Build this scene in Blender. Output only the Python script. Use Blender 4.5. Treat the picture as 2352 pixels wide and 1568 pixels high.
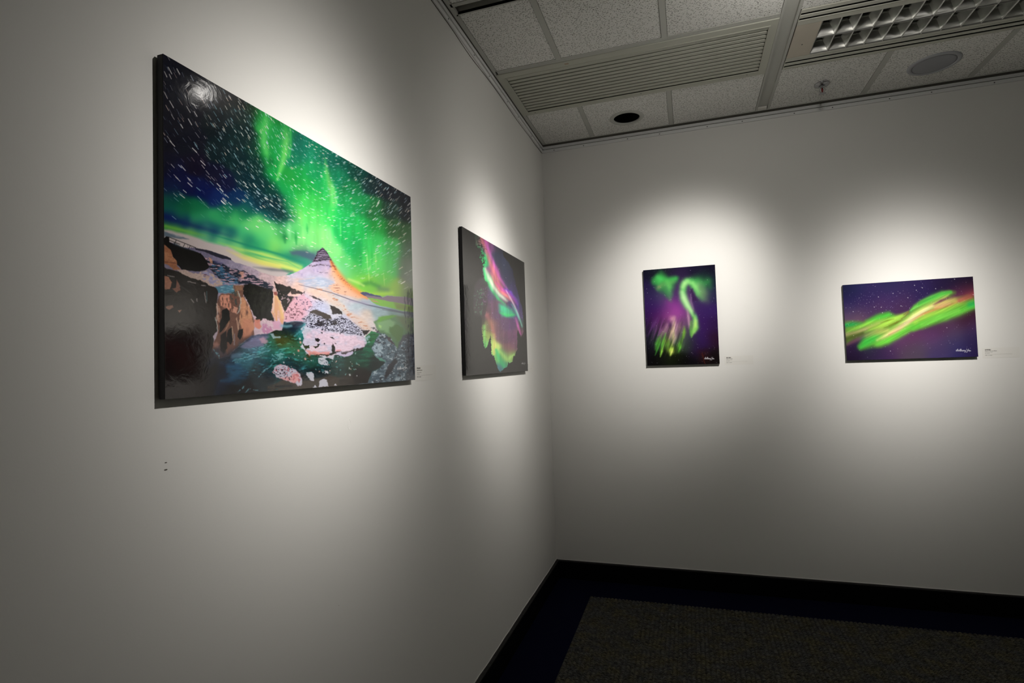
import bpy, bmesh, math, random
import numpy as np
from mathutils import Vector, Matrix
random.seed(7)
for o in list(bpy.data.objects): bpy.data.objects.remove(o)
SC = bpy.context.scene
COL = SC.collection
# ---------------------------------------------------------------- camera
def cam_axes(yaw, pitch, roll):
    f = Vector((math.sin(yaw)*math.cos(pitch), math.cos(yaw)*math.cos(pitch), math.sin(pitch)))
    r = f.cross(Vector((0, 0, 1))).normalized(); u = r.cross(f)
    return math.cos(roll)*r + math.sin(roll)*u, -math.sin(roll)*r + math.cos(roll)*u, f
cd = bpy.data.cameras.new('camera'); cam = bpy.data.objects.new('camera', cd); COL.objects.link(cam)
R_, U_, F_ = cam_axes(-0.310069, 0.041132, -0.032750)
M_ = Matrix((R_, U_, -F_)).transposed().to_4x4(); M_.translation = Vector((0.88893, -3.57664, 1.39874))
cam.matrix_world = M_
cd.sensor_fit = 'HORIZONTAL'; cd.sensor_width = 36; cd.lens = 1267.177/2352*36
cd.clip_start = .02; cd.clip_end = 60
SC.camera = cam
# ---------------------------------------------------------------- world, exposure
w = bpy.data.worlds.new('world'); SC.world = w; w.use_nodes = True
w.node_tree.nodes['Background'].inputs[0].default_value = (0, 0, 0, 1)
w.node_tree.nodes['Background'].inputs[1].default_value = 0
SC.view_settings.view_transform = 'Standard'
try: SC.view_settings.look = 'None'
except Exception: pass
SC.view_settings.exposure = 0.0; SC.view_settings.gamma = 1.0; SC.view_settings.use_curve_mapping = False
# ---------------------------------------------------------------- lamps of the gallery, plus two added fill lamps
# each lamp: a hot centre with a soft gaussian skirt and a faint wide spill, as a reflector lamp throws it
def spot(name, loc, aim, power, beam, skirt, spill, colr=(1.0, .962, .908), size=.028, skirt_b=None, pw=2.6):
    ld = bpy.data.lights.new(name, 'SPOT'); ld.energy = power; ld.color = colr
    ld.spot_size = math.radians(165); ld.spot_blend = .35; ld.shadow_soft_size = size
    o = bpy.data.objects.new(name, ld); COL.objects.link(o); o.location = loc
    d = Vector(aim) - Vector(loc); o.rotation_euler = d.to_track_quat('-Z', 'Y').to_euler()
    ld.use_nodes = True; nt = ld.node_tree; N = nt.nodes; L = nt.links; em = N['Emission']
    tc = N.new('ShaderNodeTexCoord'); sx = N.new('ShaderNodeSeparateXYZ'); L.new(tc.outputs['Normal'], sx.inputs[0])
    ab = N.new('ShaderNodeMath'); ab.operation = 'ABSOLUTE'; L.new(sx.outputs[2], ab.inputs[0])
    ac = N.new('ShaderNodeMath'); ac.operation = 'ARCCOSINE'; L.new(ab.outputs[0], ac.inputs[0])
    def m(op, a, b=None, c=None):
        q = N.new('ShaderNodeMath'); q.operation = op
        for i, v in enumerate((a, b, c)):
            if v is None: continue
            if isinstance(v, (int, float)): q.inputs[i].default_value = v
            else: L.new(v, q.inputs[i])
        return q.outputs[0]
    def gauss(s, pw=2.0):
        return m('EXPONENT', m('MULTIPLY', m('POWER', m('DIVIDE', ac.outputs[0], math.radians(s)), pw), -1.0))
    tot = m('ADD', m('MULTIPLY', gauss(beam, pw), 1.0), m('MULTIPLY', gauss(skirt_b or beam*1.9), skirt))
    tot = m('ADD', tot, m('MULTIPLY', gauss(62, 2.4), spill))
    L.new(tot, em.inputs['Strength'])
    return o
LAMPS = [   # name, place, aimed at, watts, hot-centre angle, skirt share, spill share, skirt angle, steepness
 ('spotlight_mountain', (1.474, -2.405, 2.662), (0, -2.381, 1.640), 264, 11.9, .150, .006, 17.8, 2.0),
 ('spotlight_cave',     (1.335, -1.530, 2.760), (0, -1.040, 1.620), 184, 14.0, .170, .006, 21, 2.9),
 ('spotlight_bird',     (1.409, -1.550, 2.700), (.858, 0, 1.732), 164, 16.4, .060, .006, 75, 3.6),
 ('spotlight_ribbon',   (2.169, -1.550, 2.700), (2.020, 0, 1.508), 190, 13.8, .200, .006, 15, 2.3),
 ('spotlight_dusk',     (3.330, -1.550, 2.700), (3.300, 0, 1.560), 190, 13.8, .200, .006, 15, 2.3),
 ('fill_right',    (3.100, -4.200, 2.700), (4.4, -4.2, 1.60), 16, 14.0, .170, .006, 18, 2.6),  # unseen fill lamp, added for ambient bounce off the right wall
 ('fill_front',    (2.000, -5.600, 2.700), (1.6, -7.0, 1.60), 16, 14.0, .170, .006, 18, 2.6),  # likewise added, bounces dim fill off the front wall
]
for n_, p_, a_, w_, b_, s_, sp_, sb_, pw_ in LAMPS: spot(n_, p_, a_, w_, b_, s_, sp_, skirt_b=sb_, pw=pw_)
# ---------------------------------------------------------------- print painter
def vnoise(X, Y, f, seed=0, octv=3, fx=None):
    """fractal value noise in -1..1, f = cells per unit"""
    out = np.zeros(np.broadcast(X, Y).shape, np.float32); amp = 1.0; tot = 0
    fx = fx or f
    for o in range(octv):
        g = np.random.RandomState(seed * 17 + o + 5).rand(128, 128).astype(np.float32) * 2 - 1
        u = X * fx * 2 ** o + 31.7 * o; v = Y * f * 2 ** o + 11.3 * o
        i = np.floor(u).astype(int); j = np.floor(v).astype(int)
        a = (u - i).astype(np.float32); b = (v - j).astype(np.float32)
        a = a * a * (3 - 2 * a); b = b * b * (3 - 2 * b)
        i0 = i % 128; i1 = (i + 1) % 128; j0 = j % 128; j1 = (j + 1) % 128
        out += amp * ((g[j0, i0] * (1 - a) + g[j0, i1] * a) * (1 - b) + (g[j1, i0] * (1 - a) + g[j1, i1] * a) * b)
        tot += amp; amp *= 0.55
    return out / tot * 1.5

class Print:
    def __init__(s, x0, y0, x1, y1, sc):
        s.x0, s.y0, s.sc = x0, y0, sc
        s.w = int((x1 - x0) * sc) + 1; s.h = int((y1 - y0) * sc) + 1
        s.im = np.zeros((s.h, s.w, 3), np.float32)
        s.X, s.Y = np.meshgrid(x0 + np.arange(s.w) / sc, y0 + np.arange(s.h) / sc)
        s.X = s.X.astype(np.float32); s.Y = s.Y.astype(np.float32)
    def win(s, xa, ya, xb, yb):
        a = max(0, int((xa - s.x0) * s.sc)); b = min(s.w, int((xb - s.x0) * s.sc) + 2)
        c = max(0, int((ya - s.y0) * s.sc)); d = min(s.h, int((yb - s.y0) * s.sc) + 2)
        return (slice(c, max(c, d)), slice(a, max(a, b)))
    def mix(s, W, m, col, mode='n'):
        m = np.clip(m, 0, 1)[..., None]
        col = np.asarray(col, np.float32)
        if col.max() > 1.5: col = col / 255
        if mode == 'n': s.im[W] = s.im[W] * (1 - m) + col * m
        elif mode == 'add': s.im[W] = s.im[W] + col * m
        elif mode == 'screen': s.im[W] = 1 - (1 - s.im[W]) * (1 - col * m)
        elif mode == 'mul': s.im[W] = s.im[W] * (1 - m + col * m)
    def field(s, pts, sig, mask=None, p=1.0):
        """smooth colour field through (x, y, r, g, b) points"""
        st = 3
        X = s.X[::st, ::st]; Y = s.Y[::st, ::st]
        acc = np.zeros(X.shape + (3,), np.float32); tot = np.zeros(X.shape, np.float32)
        for q in pts:
            d2 = (X - q[0]) ** 2 + (Y - q[1]) ** 2
            w = np.exp(-d2 / (2 * sig * sig)) + 1e-3 / (1 + d2 / (sig * sig)) ** 2
            acc += w[..., None] * np.array(q[2:5], np.float32) / 255; tot += w
        acc /= tot[..., None]
        iy = np.clip(np.arange(s.h) / st, 0, X.shape[0] - 1.001); ix = np.clip(np.arange(s.w) / st, 0, X.shape[1] - 1.001)
        j = iy.astype(int); i = ix.astype(int); b = (iy - j)[:, None, None]; a = (ix - i)[None, :, None]
        f = (acc[j][:, i] * (1 - a) + acc[j][:, i + 1] * a) * (1 - b) + (acc[j + 1][:, i] * (1 - a) + acc[j + 1][:, i + 1] * a) * b
        if mask is None: s.im[:] = f
        else: s.im[:] = s.im * (1 - mask[..., None]) + f * mask[..., None]
        return f
    def pmask(s, pts, soft=0.6, amp=0.0, f=0.1, seed=1):
        """even-odd polygon coverage with an optionally ragged, soft edge"""
        P = np.array(pts, np.float32); e = amp * 1.6 + soft * 3 + 2
        W = s.win(P[:, 0].min() - e, P[:, 1].min() - e, P[:, 0].max() + e, P[:, 1].max() + e)
        X = s.X[W]; Y = s.Y[W]
        if X.size == 0: return W, X
        if amp: X, Y = X + amp * vnoise(X, Y, f, seed), Y + amp * vnoise(X, Y, f, seed + 9)
        ins = np.zeros(X.shape, bool); D = np.full(X.shape, 1e9, np.float32)
        n = len(P)
        for k in range(n):
            ax, ay = P[k]; bx, by = P[(k + 1) % n]
            if ay != by:
                c = (ay > Y) != (by > Y)
                ins ^= c & (X < (bx - ax) * (Y - ay) / (by - ay) + ax)
            L = (bx - ax) ** 2 + (by - ay) ** 2 + 1e-9
            t = np.clip(((X - ax) * (bx - ax) + (Y - ay) * (by - ay)) / L, 0, 1)
            D = np.minimum(D, (X - ax - t * (bx - ax)) ** 2 + (Y - ay - t * (by - ay)) ** 2)
        D = np.sqrt(D) * np.where(ins, 1, -1)
        return W, np.clip(D / (2 * soft) + 0.5, 0, 1)
    def poly(s, pts, col, soft=0.6, amp=0.0, f=0.1, al=1.0, seed=1, mode='n', tex=None):
        W, m = s.pmask(pts, soft, amp, f, seed)
        if m.size == 0: return
        if tex: m = m * np.clip(0.5 + tex[2] * (vnoise(s.X[W], s.Y[W], tex[1], seed + 3, 3, tex[0]) + tex[3]), 0, 1)
        s.mix(W, m * al, col, mode)
    def stroke(s, pts, wid, col, al=1.0, mode='n', pw=2.0, amp=0.0, f=0.05, seed=2, tex=None):
        """soft brush along (x, y) points, width(s) as falloff radius"""
        P = np.array(pts, np.float32); n = len(P)
        wd = np.interp(np.linspace(0, 1, n), np.linspace(0, 1, len(wid)), wid) if hasattr(wid, '__len__') else np.full(n, wid)
        aa = np.interp(np.linspace(0, 1, n), np.linspace(0, 1, len(al)), al) if hasattr(al, '__len__') else np.full(n, al)
        e = wd.max() * 2.6 + amp * 1.6 + 1
        W = s.win(P[:, 0].min() - e, P[:, 1].min() - e, P[:, 0].max() + e, P[:, 1].max() + e)
        X = s.X[W]; Y = s.Y[W]
        if X.size == 0: return
        if amp: X, Y = X + amp * vnoise(X, Y, f, seed), Y + amp * vnoise(X, Y, f, seed + 9)
        M = np.zeros(X.shape, np.float32)
        for k in range(n - 1):
            ax, ay = P[k]; bx, by = P[k + 1]
            L = (bx - ax) ** 2 + (by - ay) ** 2 + 1e-9
            t = np.clip(((X - ax) * (bx - ax) + (Y - ay) * (by - ay)) / L, 0, 1)
            d = np.sqrt((X - ax - t * (bx - ax)) ** 2 + (Y - ay - t * (by - ay)) ** 2)
            w = wd[k] * (1 - t) + wd[k + 1] * t
            M = np.maximum(M, np.exp(-(d / w) ** pw) * (aa[k] * (1 - t) + aa[k + 1] * t))
        if tex: M = M * np.clip(0.5 + tex[2] * (vnoise(s.X[W], s.Y[W], tex[1], seed + 3, 3, tex[0]) + tex[3]), 0, 1)
        s.mix(W, M, col, mode)
    def star(s, x, y, ang, ln, wd, col, al):
        e = ln / 2 + 2; c, q = math.cos(ang), math.sin(ang)
        W = s.win(x - e, y - e, x + e, y + e); X = s.X[W] - x; Y = s.Y[W] - y
        if X.size == 0: return
        t = np.clip(X * c + Y * q, -ln / 2, ln / 2)
        d2 = (X - t * c) ** 2 + (Y - t * q) ** 2
        s.mix(W, np.exp(-d2 / (wd * wd)) * al, col)
    def sample(s, px, py):
        u = np.clip((px - s.x0) * s.sc, 0, s.w - 1.001); v = np.clip((py - s.y0) * s.sc, 0, s.h - 1.001)
        i = u.astype(int); j = v.astype(int); a = (u - i)[..., None]; b = (v - j)[..., None]
        I = s.im
        return (I[j, i] * (1 - a) + I[j, i + 1] * a) * (1 - b) + (I[j + 1, i] * (1 - a) + I[j + 1, i + 1] * a) * b

def rbf(S, X, Y, sig):
    acc = 0; tot = 0
    for q in S:
        w = np.exp(-((X - q[0]) ** 2 + (Y - q[1]) ** 2) / (2 * sig * sig)) + 1e-6
        acc = acc + w * np.array(q[2:], float).reshape((-1,) + (1,) * np.ndim(X)); tot = tot + w
    return acc / tot

SIG = [  # the artist's hand: pen strokes of the signature, in a 100 x 30 box, y down
 [(2, 22), (6, 14), (12, 4), (13, 3), (12, 10), (10, 22)], [(0, 15), (8, 13), (16, 12)],
 [(16, 21), (18, 14), (19, 20), (21, 15), (24, 14), (25, 20)],
 [(30, 3), (28, 14), (28, 20), (31, 20)], [(24, 10), (36, 9)],
 [(35, 3), (34, 20)], [(34, 16), (37, 13), (39, 20)],
 [(42, 19), (43, 14), (46, 14), (46, 20), (42, 20)],
 [(49, 20), (50, 14), (53, 14), (54, 20), (56, 14), (58, 20)],
 [(60, 14), (62, 19), (66, 14), (64, 25), (60, 30), (57, 28)],
 [(72, 6), (75, 14), (78, 14)], [(85, 3), (80, 16), (75, 28), (71, 30), (70, 26)],
 [(84, 19), (84, 14), (88, 14), (88, 20), (91, 15)], [(91, 14), (92, 20), (95, 14), (96, 20), (100, 18)]]
def sign(pr, x, y, w, h, sl=0.0, col=(235, 235, 240), al=0.95, pen=0.55):
    for st in SIG:
        pr.stroke([(x + a / 100 * w, y + b / 30 * h + sl * a / 100 * w) for a, b in st], pen, col, al)

def paint_mountain():
    p = Print(372, 118, 958, 922, 1.25)
    A = lambda a, b: (340 + a / 7.127, 100 + b / 7.127)
    C = lambda a, b: (370 + a / 7.127, 520 + b / 7.127)
    F = lambda a, b: (640 + a / 7.35, 540 + b / 7.35)
    G = lambda a, b: (640 + a / 7.35, 700 + b / 7.35)
    D = lambda a, b: (340 + a / 6.81, 720 + b / 6.81)
    X, Y = p.X, p.Y
    sky = [(380,140,12,14,38),(400,200,12,14,36),(380,260,13,13,34),(380,320,13,12,34),(380,380,10,10,42),(450,165,14,16,34),(470,220,14,16,32),
     (520,215,13,16,28),(430,260,12,14,34),(500,280,6,24,34),(545,245,10,24,28),(575,262,8,50,28),(598,268,0,140,55),(560,310,5,40,36),(585,330,5,70,45),
     (440,330,10,14,36),(500,350,4,32,40),(450,375,17,8,40),(490,400,12,12,48),(545,370,4,40,44),(590,380,4,60,50),(600,420,6,58,62),(560,410,4,48,60),
     (520,420,10,16,60),(400,400,6,10,66),(395,430,2,28,80),(430,430,4,12,74),(468,437,0,18,86),(500,455,5,38,104),(540,455,4,48,96),(590,460,4,62,84),(630,455,6,42,66),
     (650,475,6,40,62),(665,500,4,70,66),(620,495,2,88,92),(650,510,2,92,84),(565,480,2,78,96),(400,455,0,80,80),(385,470,0,92,80),(420,470,0,105,70),(450,478,0,122,76),
     (380,482,0,130,100),(410,490,10,130,90),(455,500,40,175,110),(500,500,40,180,105),(520,485,8,130,88),(540,505,70,205,112),(575,515,105,226,120),(600,518,100,225,110),(560,490,6,150,80),
     (378,497,0,18,110),(395,503,0,24,112),(420,512,0,52,112),(455,520,0,70,112),(490,528,0,82,112),(530,538,6,100,112),(570,550,20,140,110),(600,560,20,160,108),
     (380,519,70,180,70),(405,524,95,195,80),(440,532,120,205,110),(470,536,110,205,140),(510,548,110,215,140),(540,558,120,222,130),
     (620,525,105,228,120),(600,540,60,210,120),(560,532,60,205,125),(625,560,120,228,100),(635,572,145,226,92),(610,572,70,205,110),(585,567,40,175,115),
     (640,583,20,150,110),(660,590,10,140,110),(685,598,30,150,120),(700,605,30,170,130),
     (662,515,120,236,150),(648,520,10,120,62),(655,545,20,140,70),(690,515,96,228,110),(672,525,20,170,80),(700,540,120,236,130),(720,525,108,230,110),(740,540,135,240,130),(755,555,140,240,135),(770,580,130,236,130),(680,560,140,240,140),(660,565,110,232,120),(715,565,130,240,130),
     (700,580,60,90,110),(680,577,70,110,100),(722,592,80,110,130),(700,598,60,160,130),(735,600,120,200,160),
     (612,285,60,200,90),(630,300,0,165,70),(632,340,0,168,70),(600,340,0,120,50),(620,400,0,170,70),(600,375,0,95,50),(650,430,0,172,78),(630,440,2,120,70),(660,470,20,188,84),
     (640,272,0,130,50),(660,300,20,150,70),(675,320,0,92,82),(690,340,0,112,90),(680,360,0,130,90),(700,330,0,120,92),(720,350,0,142,98),(740,345,0,128,92),(690,400,4,165,70),(665,410,20,160,60),
     (720,390,0,160,90),(760,355,0,105,86),(790,372,0,85,70),(780,400,0,130,86),(820,395,6,70,60),(810,430,0,128,70),(850,420,10,52,54),(880,420,16,36,46),(905,440,16,26,42),(935,455,18,24,42),(935,490,24,34,46),(900,480,30,70,56),
     (700,430,10,176,66),(740,430,0,180,86),(800,460,0,165,80),(835,470,0,150,74),(860,480,30,120,60),(730,460,30,190,70),(700,465,50,205,80),(680,490,90,222,92),(720,500,90,224,92),(750,500,40,205,84),
     (790,500,0,186,84),(830,520,0,188,80),(870,520,20,160,60),(910,520,50,110,56),(935,530,60,120,62),(780,540,0,186,84),(810,570,0,180,86),(860,550,40,205,90),(880,570,66,214,100),(905,570,60,195,88),(935,570,70,110,74),
     (790,600,90,214,110),(830,590,20,186,80),(815,620,80,200,90),(845,600,90,224,96),(870,610,86,222,96),(900,610,72,205,92),(930,610,92,116,88),(946,640,108,120,104),
     (790,625,110,210,140),(800,640,120,215,100),(820,650,130,220,60),(850,655,120,205,60),(880,665,130,190,70),(910,665,150,200,60),(935,665,120,140,90),(880,640,100,205,70),
     (770,620,150,236,160)]
    p.field(sky, 11.5)
    p.poly([(530,235),(578,258),(586,330),(606,395),(636,440),(662,500),(640,508),(590,470),(540,400),(505,310)], (4,40,48), 9, 3, .03, .62)
    p.poly([(560,515),(600,505),(650,515),(690,500),(740,500),(765,540),(775,590),(735,565),(700,568),(650,572),(600,560)], (118,236,124), 12, 4, .03, .45)
    p.poly([(690,450),(740,440),(760,500),(740,520),(700,515)], (60,215,90), 10, 2, .03, .4)
    # aurora rays
    p.stroke([(612,262),(607,300),(606,325),(612,350),(617,368)], [5,8,8,7,2], (122,232,118), [.6,.8,.95,.8,.1])
    p.stroke([(608,262),(604,320),(614,375)], [10,14,8], (40,205,80), .45)
    p.stroke([(655,292),(658,320),(655,350),(648,378),(636,412)], [8,11,10,7,3], (110,228,100), [.3,.8,.9,.9,.7])
    p.stroke([(668,300),(669,330),(664,360)], [3,3,3], (60,215,90), .6)
    p.stroke([(674,300),(675,330),(672,380)], [4,5,4], (0,120,80), .5)
    p.stroke([(636,300),(634,340),(632,385),(630,405)], [3,4,4,3], (0,170,72), .6)
    p.stroke([(640,270),(655,278)], 6, (0,105,45), .5)
    p.stroke([(747,362),(751,395),(759,431),(766,470)], [3,6,9,9], (118,230,112), [.3,.75,.95,.6])
    p.stroke([(766,430),(773,465)], [3,3], (150,236,130), .5)
    p.stroke([(745,400),(747,450),(752,485)], [6,8,8], (30,205,90), .5)
    for (x,ya,yb,w,c,a) in [(690,480,515,6,(130,236,110),.6),(695,520,560,4,(150,244,140),.7),(663,512,548,6,(150,245,165),.7),(678,530,560,4,(10,150,66),.7),(652,530,556,6,(0,110,60),.6),
        (714,512,556,5,(140,240,130),.5),(728,510,560,4,(120,235,110),.5),(741,515,575,6,(160,245,140),.5),(704,512,534,3,(20,180,80),.6),(781,500,545,2,(110,230,110),.7),(757,520,580,4,(160,245,150),.4),
        (842,570,618,1.8,(170,244,140),.7),(846,618,650,2,(180,245,120),.7),(862,560,622,2,(150,240,120),.6),(836,560,600,5,(60,214,96),.6),(871,555,600,4,(80,222,100),.6),(853,560,610,3,(10,180,70),.5),(881,625,655,1.5,(180,230,110),.6),(827,570,612,3,(0,160,74),.5)]:
        p.stroke([(x,ya),(x+1,(ya+yb)/2),(x+2,yb)], [w*.6,w,w*.5], c, [a*.3,a,a*.6])
    n = vnoise(X, Y, .012, 40, 3, .09)
    m = np.clip((X-640)/80, 0, 1)*np.clip((X*.1+560-Y)/100, 0, 1)
    p.im *= (1 + 0.10*n*m)[..., None]
    p.poly([(664,577),(680,574),(705,576),(722,584),(735,596),(716,596),(690,588),(668,583)], (72,96,120), 3, 2, .06, .8)
    p.stroke([(378,497),(420,512),(480,528),(530,542)], [8,7,6,4], (0,30,108), [.85,.6,.4,.1])
    p.stroke([(450,528),(520,548),(575,565),(640,583),(700,604)], [2,2,3,3,3], (10,140,110), [.1,.6,.7,.7,.3])
    p.stroke([(378,519),(420,529),(470,541)], [4,4,3], (120,205,70), [.8,.8,.2])
    p.stroke([(530,572),(570,590),(610,600),(650,610),(690,622)], [3,7,9,9,7], (232,244,110), [.3,.8,.95,.95,.9])
    p.stroke([(500,556),(550,572),(600,582),(650,598),(690,612)], [2,4,5,6,5], (196,238,110), [.2,.7,.9,.9,.7])
    p.stroke([(540,575),(590,592),(640,606)], [1.6,2,1.5], (90,190,110), [.2,.7,.2])
    p.stroke([(560,574),(600,588),(660,600),(685,615)], [1.4,1.6,1.6,1], (60,180,120), [.2,.6,.5,.2])
    p.stroke([(830,652),(850,648),(870,657)], [5,6,5], (50,140,60), .6)
    p.stroke([(800,640),(822,648),(835,655)], [3,4,3], (196,236,120), .7)
    p.stroke([(816,665),(850,676),(900,672)], [4,6,5], (176,228,60), .8)
    p.stroke([(872,662),(890,664)], [6,5], (96,140,96), .6)
    # pink horizon glow and clouds at the left
    p.poly([(372,526),(392,530),(430,538),(470,552),(520,566),(560,588),(600,603),(640,616),(664,627),(650,640),(372,600)], (212,192,194), 3, 2, .03, .95)
    p.stroke([(520,574),(560,592),(600,604),(640,612)], [3,5,6,6], (236,226,110), [.2,.75,.9,.8])
    p.poly([C(45,80),C(200,120),C(330,170),C(450,215),C(300,205),C(120,165),C(45,160)], (88,112,132), 1.6, 1.5, .08, .85)
    p.poly([C(120,100),C(240,120),C(330,170),C(250,165)], (196,196,200), 2, 1.5, .1, .7)
    p.stroke([C(1500,660),C(1800,700),C(2138,730)], [2,4,3], (110,112,120), [.3,.8,.6])
    # star trails
    S = [(400,160,65,12),(400,250,62,14),(480,260,60,9),(560,330,58,7),(420,350,50,12),(500,400,50,9),(600,450,45,6),(450,440,45,11),(420,480,36,10),(640,500,42,6),(560,520,32,6),(650,560,25,5),
         (640,330,60,5),(700,450,38,4),(700,560,12,4),(760,560,5,4),(780,480,-5,4),(760,350,20,2.5),(820,400,-35,4),(870,430,-55,5),(930,480,-52,7),(900,530,-40,6),(850,560,-28,5),(930,600,-35,8),(920,650,-30,8),(830,610,-18,5)]
    R = np.random.RandomState(4); n = 11500
    sx = R.uniform(376, 944, n); sy = R.uniform(124, 665, n)
    top = 124 + (sx-375)*.573
    lim = np.interp(sx, [376,520,600,660,700,738,770,830,945], [500,505,520,560,600,560,600,640,668])
    dens = rbf([(400,200,.22),(480,260,.42),(560,270,1.0),(590,330,1.0),(520,330,.7),(430,350,.22),(600,440,1.2),(640,480,1.3),(520,420,.5),(440,440,.16),(430,490,.07),(560,520,.12),(700,360,1.2),(760,380,1.5),(640,400,.7),
                (720,440,.9),(800,470,1.4),(840,440,1.3),(880,470,1.1),(900,520,.9),(930,560,.35),(900,620,.3),(800,560,.9),(840,600,.6),(760,540,.6),(700,540,.4),(660,560,.25),(720,580,.3),(930,640,.12)], sx, sy, 30)[0]
    keep = (sy > top) & (sy < lim) & (R.rand(n) < dens/1.7)
    al_ = rbf(S, sx, sy, 45)
    for k in np.nonzero(keep)[0]:
        b = R.rand()**2.3; ln = al_[1, k]*(.7 + .7*R.rand()) * (1 if b > .3 else .8)
        c = [(255,250,240),(225,240,255),(255,228,205),(170,215,225)][min(3, int(R.rand()*4.6) % 4)]
        p.star(sx[k], sy[k], math.radians(al_[0, k] + R.normal()*2), ln, .42 + .40*b, c, .20 + .80*b)
    for q in [(392,163,62,17),(411,165,62,14),(437,280,60,16),(395,240,60,18),(450,262,58,13),(418,290,60,10),(447,345,45,14),(466,374,45,15),(434,411,42,9),(436,424,42,13),(418,450,38,14),(396,330,48,17),(502,425,45,11),(508,436,45,11),
              (513,465,40,12),(562,420,45,9),(566,428,40,9),(585,425,50,10),(612,455,42,8),(623,470,42,9),(616,508,38,9),(566,524,36,8),(590,520,30,6),(868,468,-55,11),(870,462,-58,8),(940,467,-48,8),(866,405,-45,7),(775,355,-40,6),(925,648,-28,9)]:
        p.star(q[0], q[1], math.radians(q[2]), q[3], .95, (255,250,245), 1)
    # ---- land
    land = [C(30,230),C(120,240),C(340,345),C(540,345),C(640,368),C(760,385),C(900,430),C(1130,512),C(1145,545),C(1200,585),C(1300,610),C(1450,655),C(1600,735),C(1750,780),C(1900,815),C(2050,805),F(0,690),
            F(150,668),F(270,625),F(400,560),F(480,510),F(560,450),F(600,380),F(636,310),F(648,272),F(700,235),F(735,206),F(757,212),F(792,252),F(830,310),F(862,370),F(880,430),F(940,520),F(965,580),F(1010,640),F(1080,730),
            F(1150,792),F(1200,832),F(1260,885),F(1350,950),F(1400,955),F(1470,950),F(1600,995),F(1700,1010),F(1750,1035),F(1830,1010),F(2000,1025),F(2150,1035),F(2300,1070),(962,700),(962,930),(370,930)]
    W, m = p.pmask(land, .5, .5, .2)
    M = np.zeros(X.shape, np.float32); M[W] = m
    base = [C(700,430)+(120,112,140),C(950,560)+(128,120,150),C(1200,640)+(150,140,165),C(1450,720)+(172,154,172),C(1750,830)+(206,176,182),C(2000,930)+(226,190,188),F(60,760)+(240,196,188),F(200,720)+(205,200,225),
            F(400,640)+(206,190,222),F(600,560)+(200,184,216),F(700,450)+(176,160,196),F(740,280)+(150,130,165),F(800,600)+(206,186,214),F(500,760)+(202,206,230),F(700,800)+(196,206,228),F(900,760)+(205,205,225),
            F(1000,800)+(236,196,182),F(1000,900)+(232,196,190),F(1200,960)+(236,190,170),F(950,650)+(240,170,120),F(1100,830)+(238,180,140),F(1300,960)+(244,180,130),F(900,1010)+(204,206,216),F(1200,1080)+(206,206,220),
            F(1500,1120)+(176,190,206),F(1700,1200)+(156,182,196),F(1300,1200)+(180,200,212),F(1000,1150)+(206,206,210),F(600,950)+(244,208,190),F(300,830)+(246,204,190),F(500,1100)+(220,200,230),F(700,1180)+(200,204,236),
            F(800,1000)+(242,210,196),G(200,60)+(236,190,204),G(300,180)+(226,176,200),G(600,300)+(206,208,236),G(900,260)+(206,206,226),G(1200,320)+(196,196,226),G(1300,160)+(214,210,222),G(1500,300)+(226,214,216),G(1450,200)+(228,208,196),
            G(1700,160)+(158,184,190),G(2000,160)+(130,160,160),G(2250,200)+(120,126,130),G(1000,450)+(200,200,222),G(500,500)+(204,208,226),G(700,520)+(230,200,222),G(900,700)+(226,204,224),G(1200,620)+(206,206,230),
            (880,790,70,96,104),(900,850,62,84,104),(930,800,78,86,98),(940,860,70,80,98),(870,830,56,88,96)]
    p.field(base, 9, M)
    nz = vnoise(X, Y, .25, 7, 3, .12) ; p.im *= (1 + .05*nz*M)[..., None]
    # far dark hill, bridge and railing
    p.poly([C(540,345),C(640,366),C(760,385),C(900,430),C(1130,512),C(1145,548),C(1000,525),C(880,490),C(700,410),C(560,380)], (40,40,56), .5, .6, .2)
    p.poly([C(75,165),C(125,170),C(130,260),C(350,340),C(540,400),C(640,440),C(690,495),C(760,560),C(800,620),C(770,680),C(720,712),C(600,735),C(420,715),C(320,700),C(250,610),C(190,500),C(140,380),C(30,290),C(30,200)], (14,12,12), .6, .8, .15)
    p.poly([C(200,260),C(340,330),C(560,400),C(590,420),C(400,375),C(180,300)], (62,78,92), 1, 1, .2, .6)
    for a, b in [((130,175),(560,345)),((240,225),(205,300)),((380,285),(345,350)),((470,315),(440,370)),((130,225),(300,290))]:
        p.stroke([C(*a), C(*b)], .7, (20,18,22), .95)
    for q in range(12): p.stroke([C(430+q*32, 300+q*10), C(430+q*32, 340+q*8)], .35, (60,50,60), .8)
    # orange rock at the far left
    p.poly([C(40,300),C(100,330),C(140,380),C(190,500),C(245,560),C(260,640),C(320,705),C(200,710),C(120,640),C(40,600)], (176,112,76), 1, 2, .12)
    p.poly([C(40,400),C(150,430),C(240,560),C(100,600),C(40,560)], (200,136,96), 1.5, 3, .1, .8, tex=(.1,.25,2,.1))
    p.stroke([C(60,580),C(230,600)], .8, (90,50,40), .8)
    # dark gorge wall, with the room's reflection also painted into its tones
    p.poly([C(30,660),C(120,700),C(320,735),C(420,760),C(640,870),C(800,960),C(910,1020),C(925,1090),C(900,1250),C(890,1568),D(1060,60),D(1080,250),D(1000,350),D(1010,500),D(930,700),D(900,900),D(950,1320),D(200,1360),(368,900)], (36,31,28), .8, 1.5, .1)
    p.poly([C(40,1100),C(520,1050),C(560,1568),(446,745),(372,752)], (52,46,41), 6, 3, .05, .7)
    p.poly([D(250,330),D(920,330),D(920,1300),D(250,1330)], (30,17,19), 4, 3, .06, .8)  # mirror image of the dusk print, painted in as a maroon patch
    p.poly([D(300,430),D(730,520),D(720,900),D(420,900)], (42,22,22), 8, 3, .05, .7)
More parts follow.
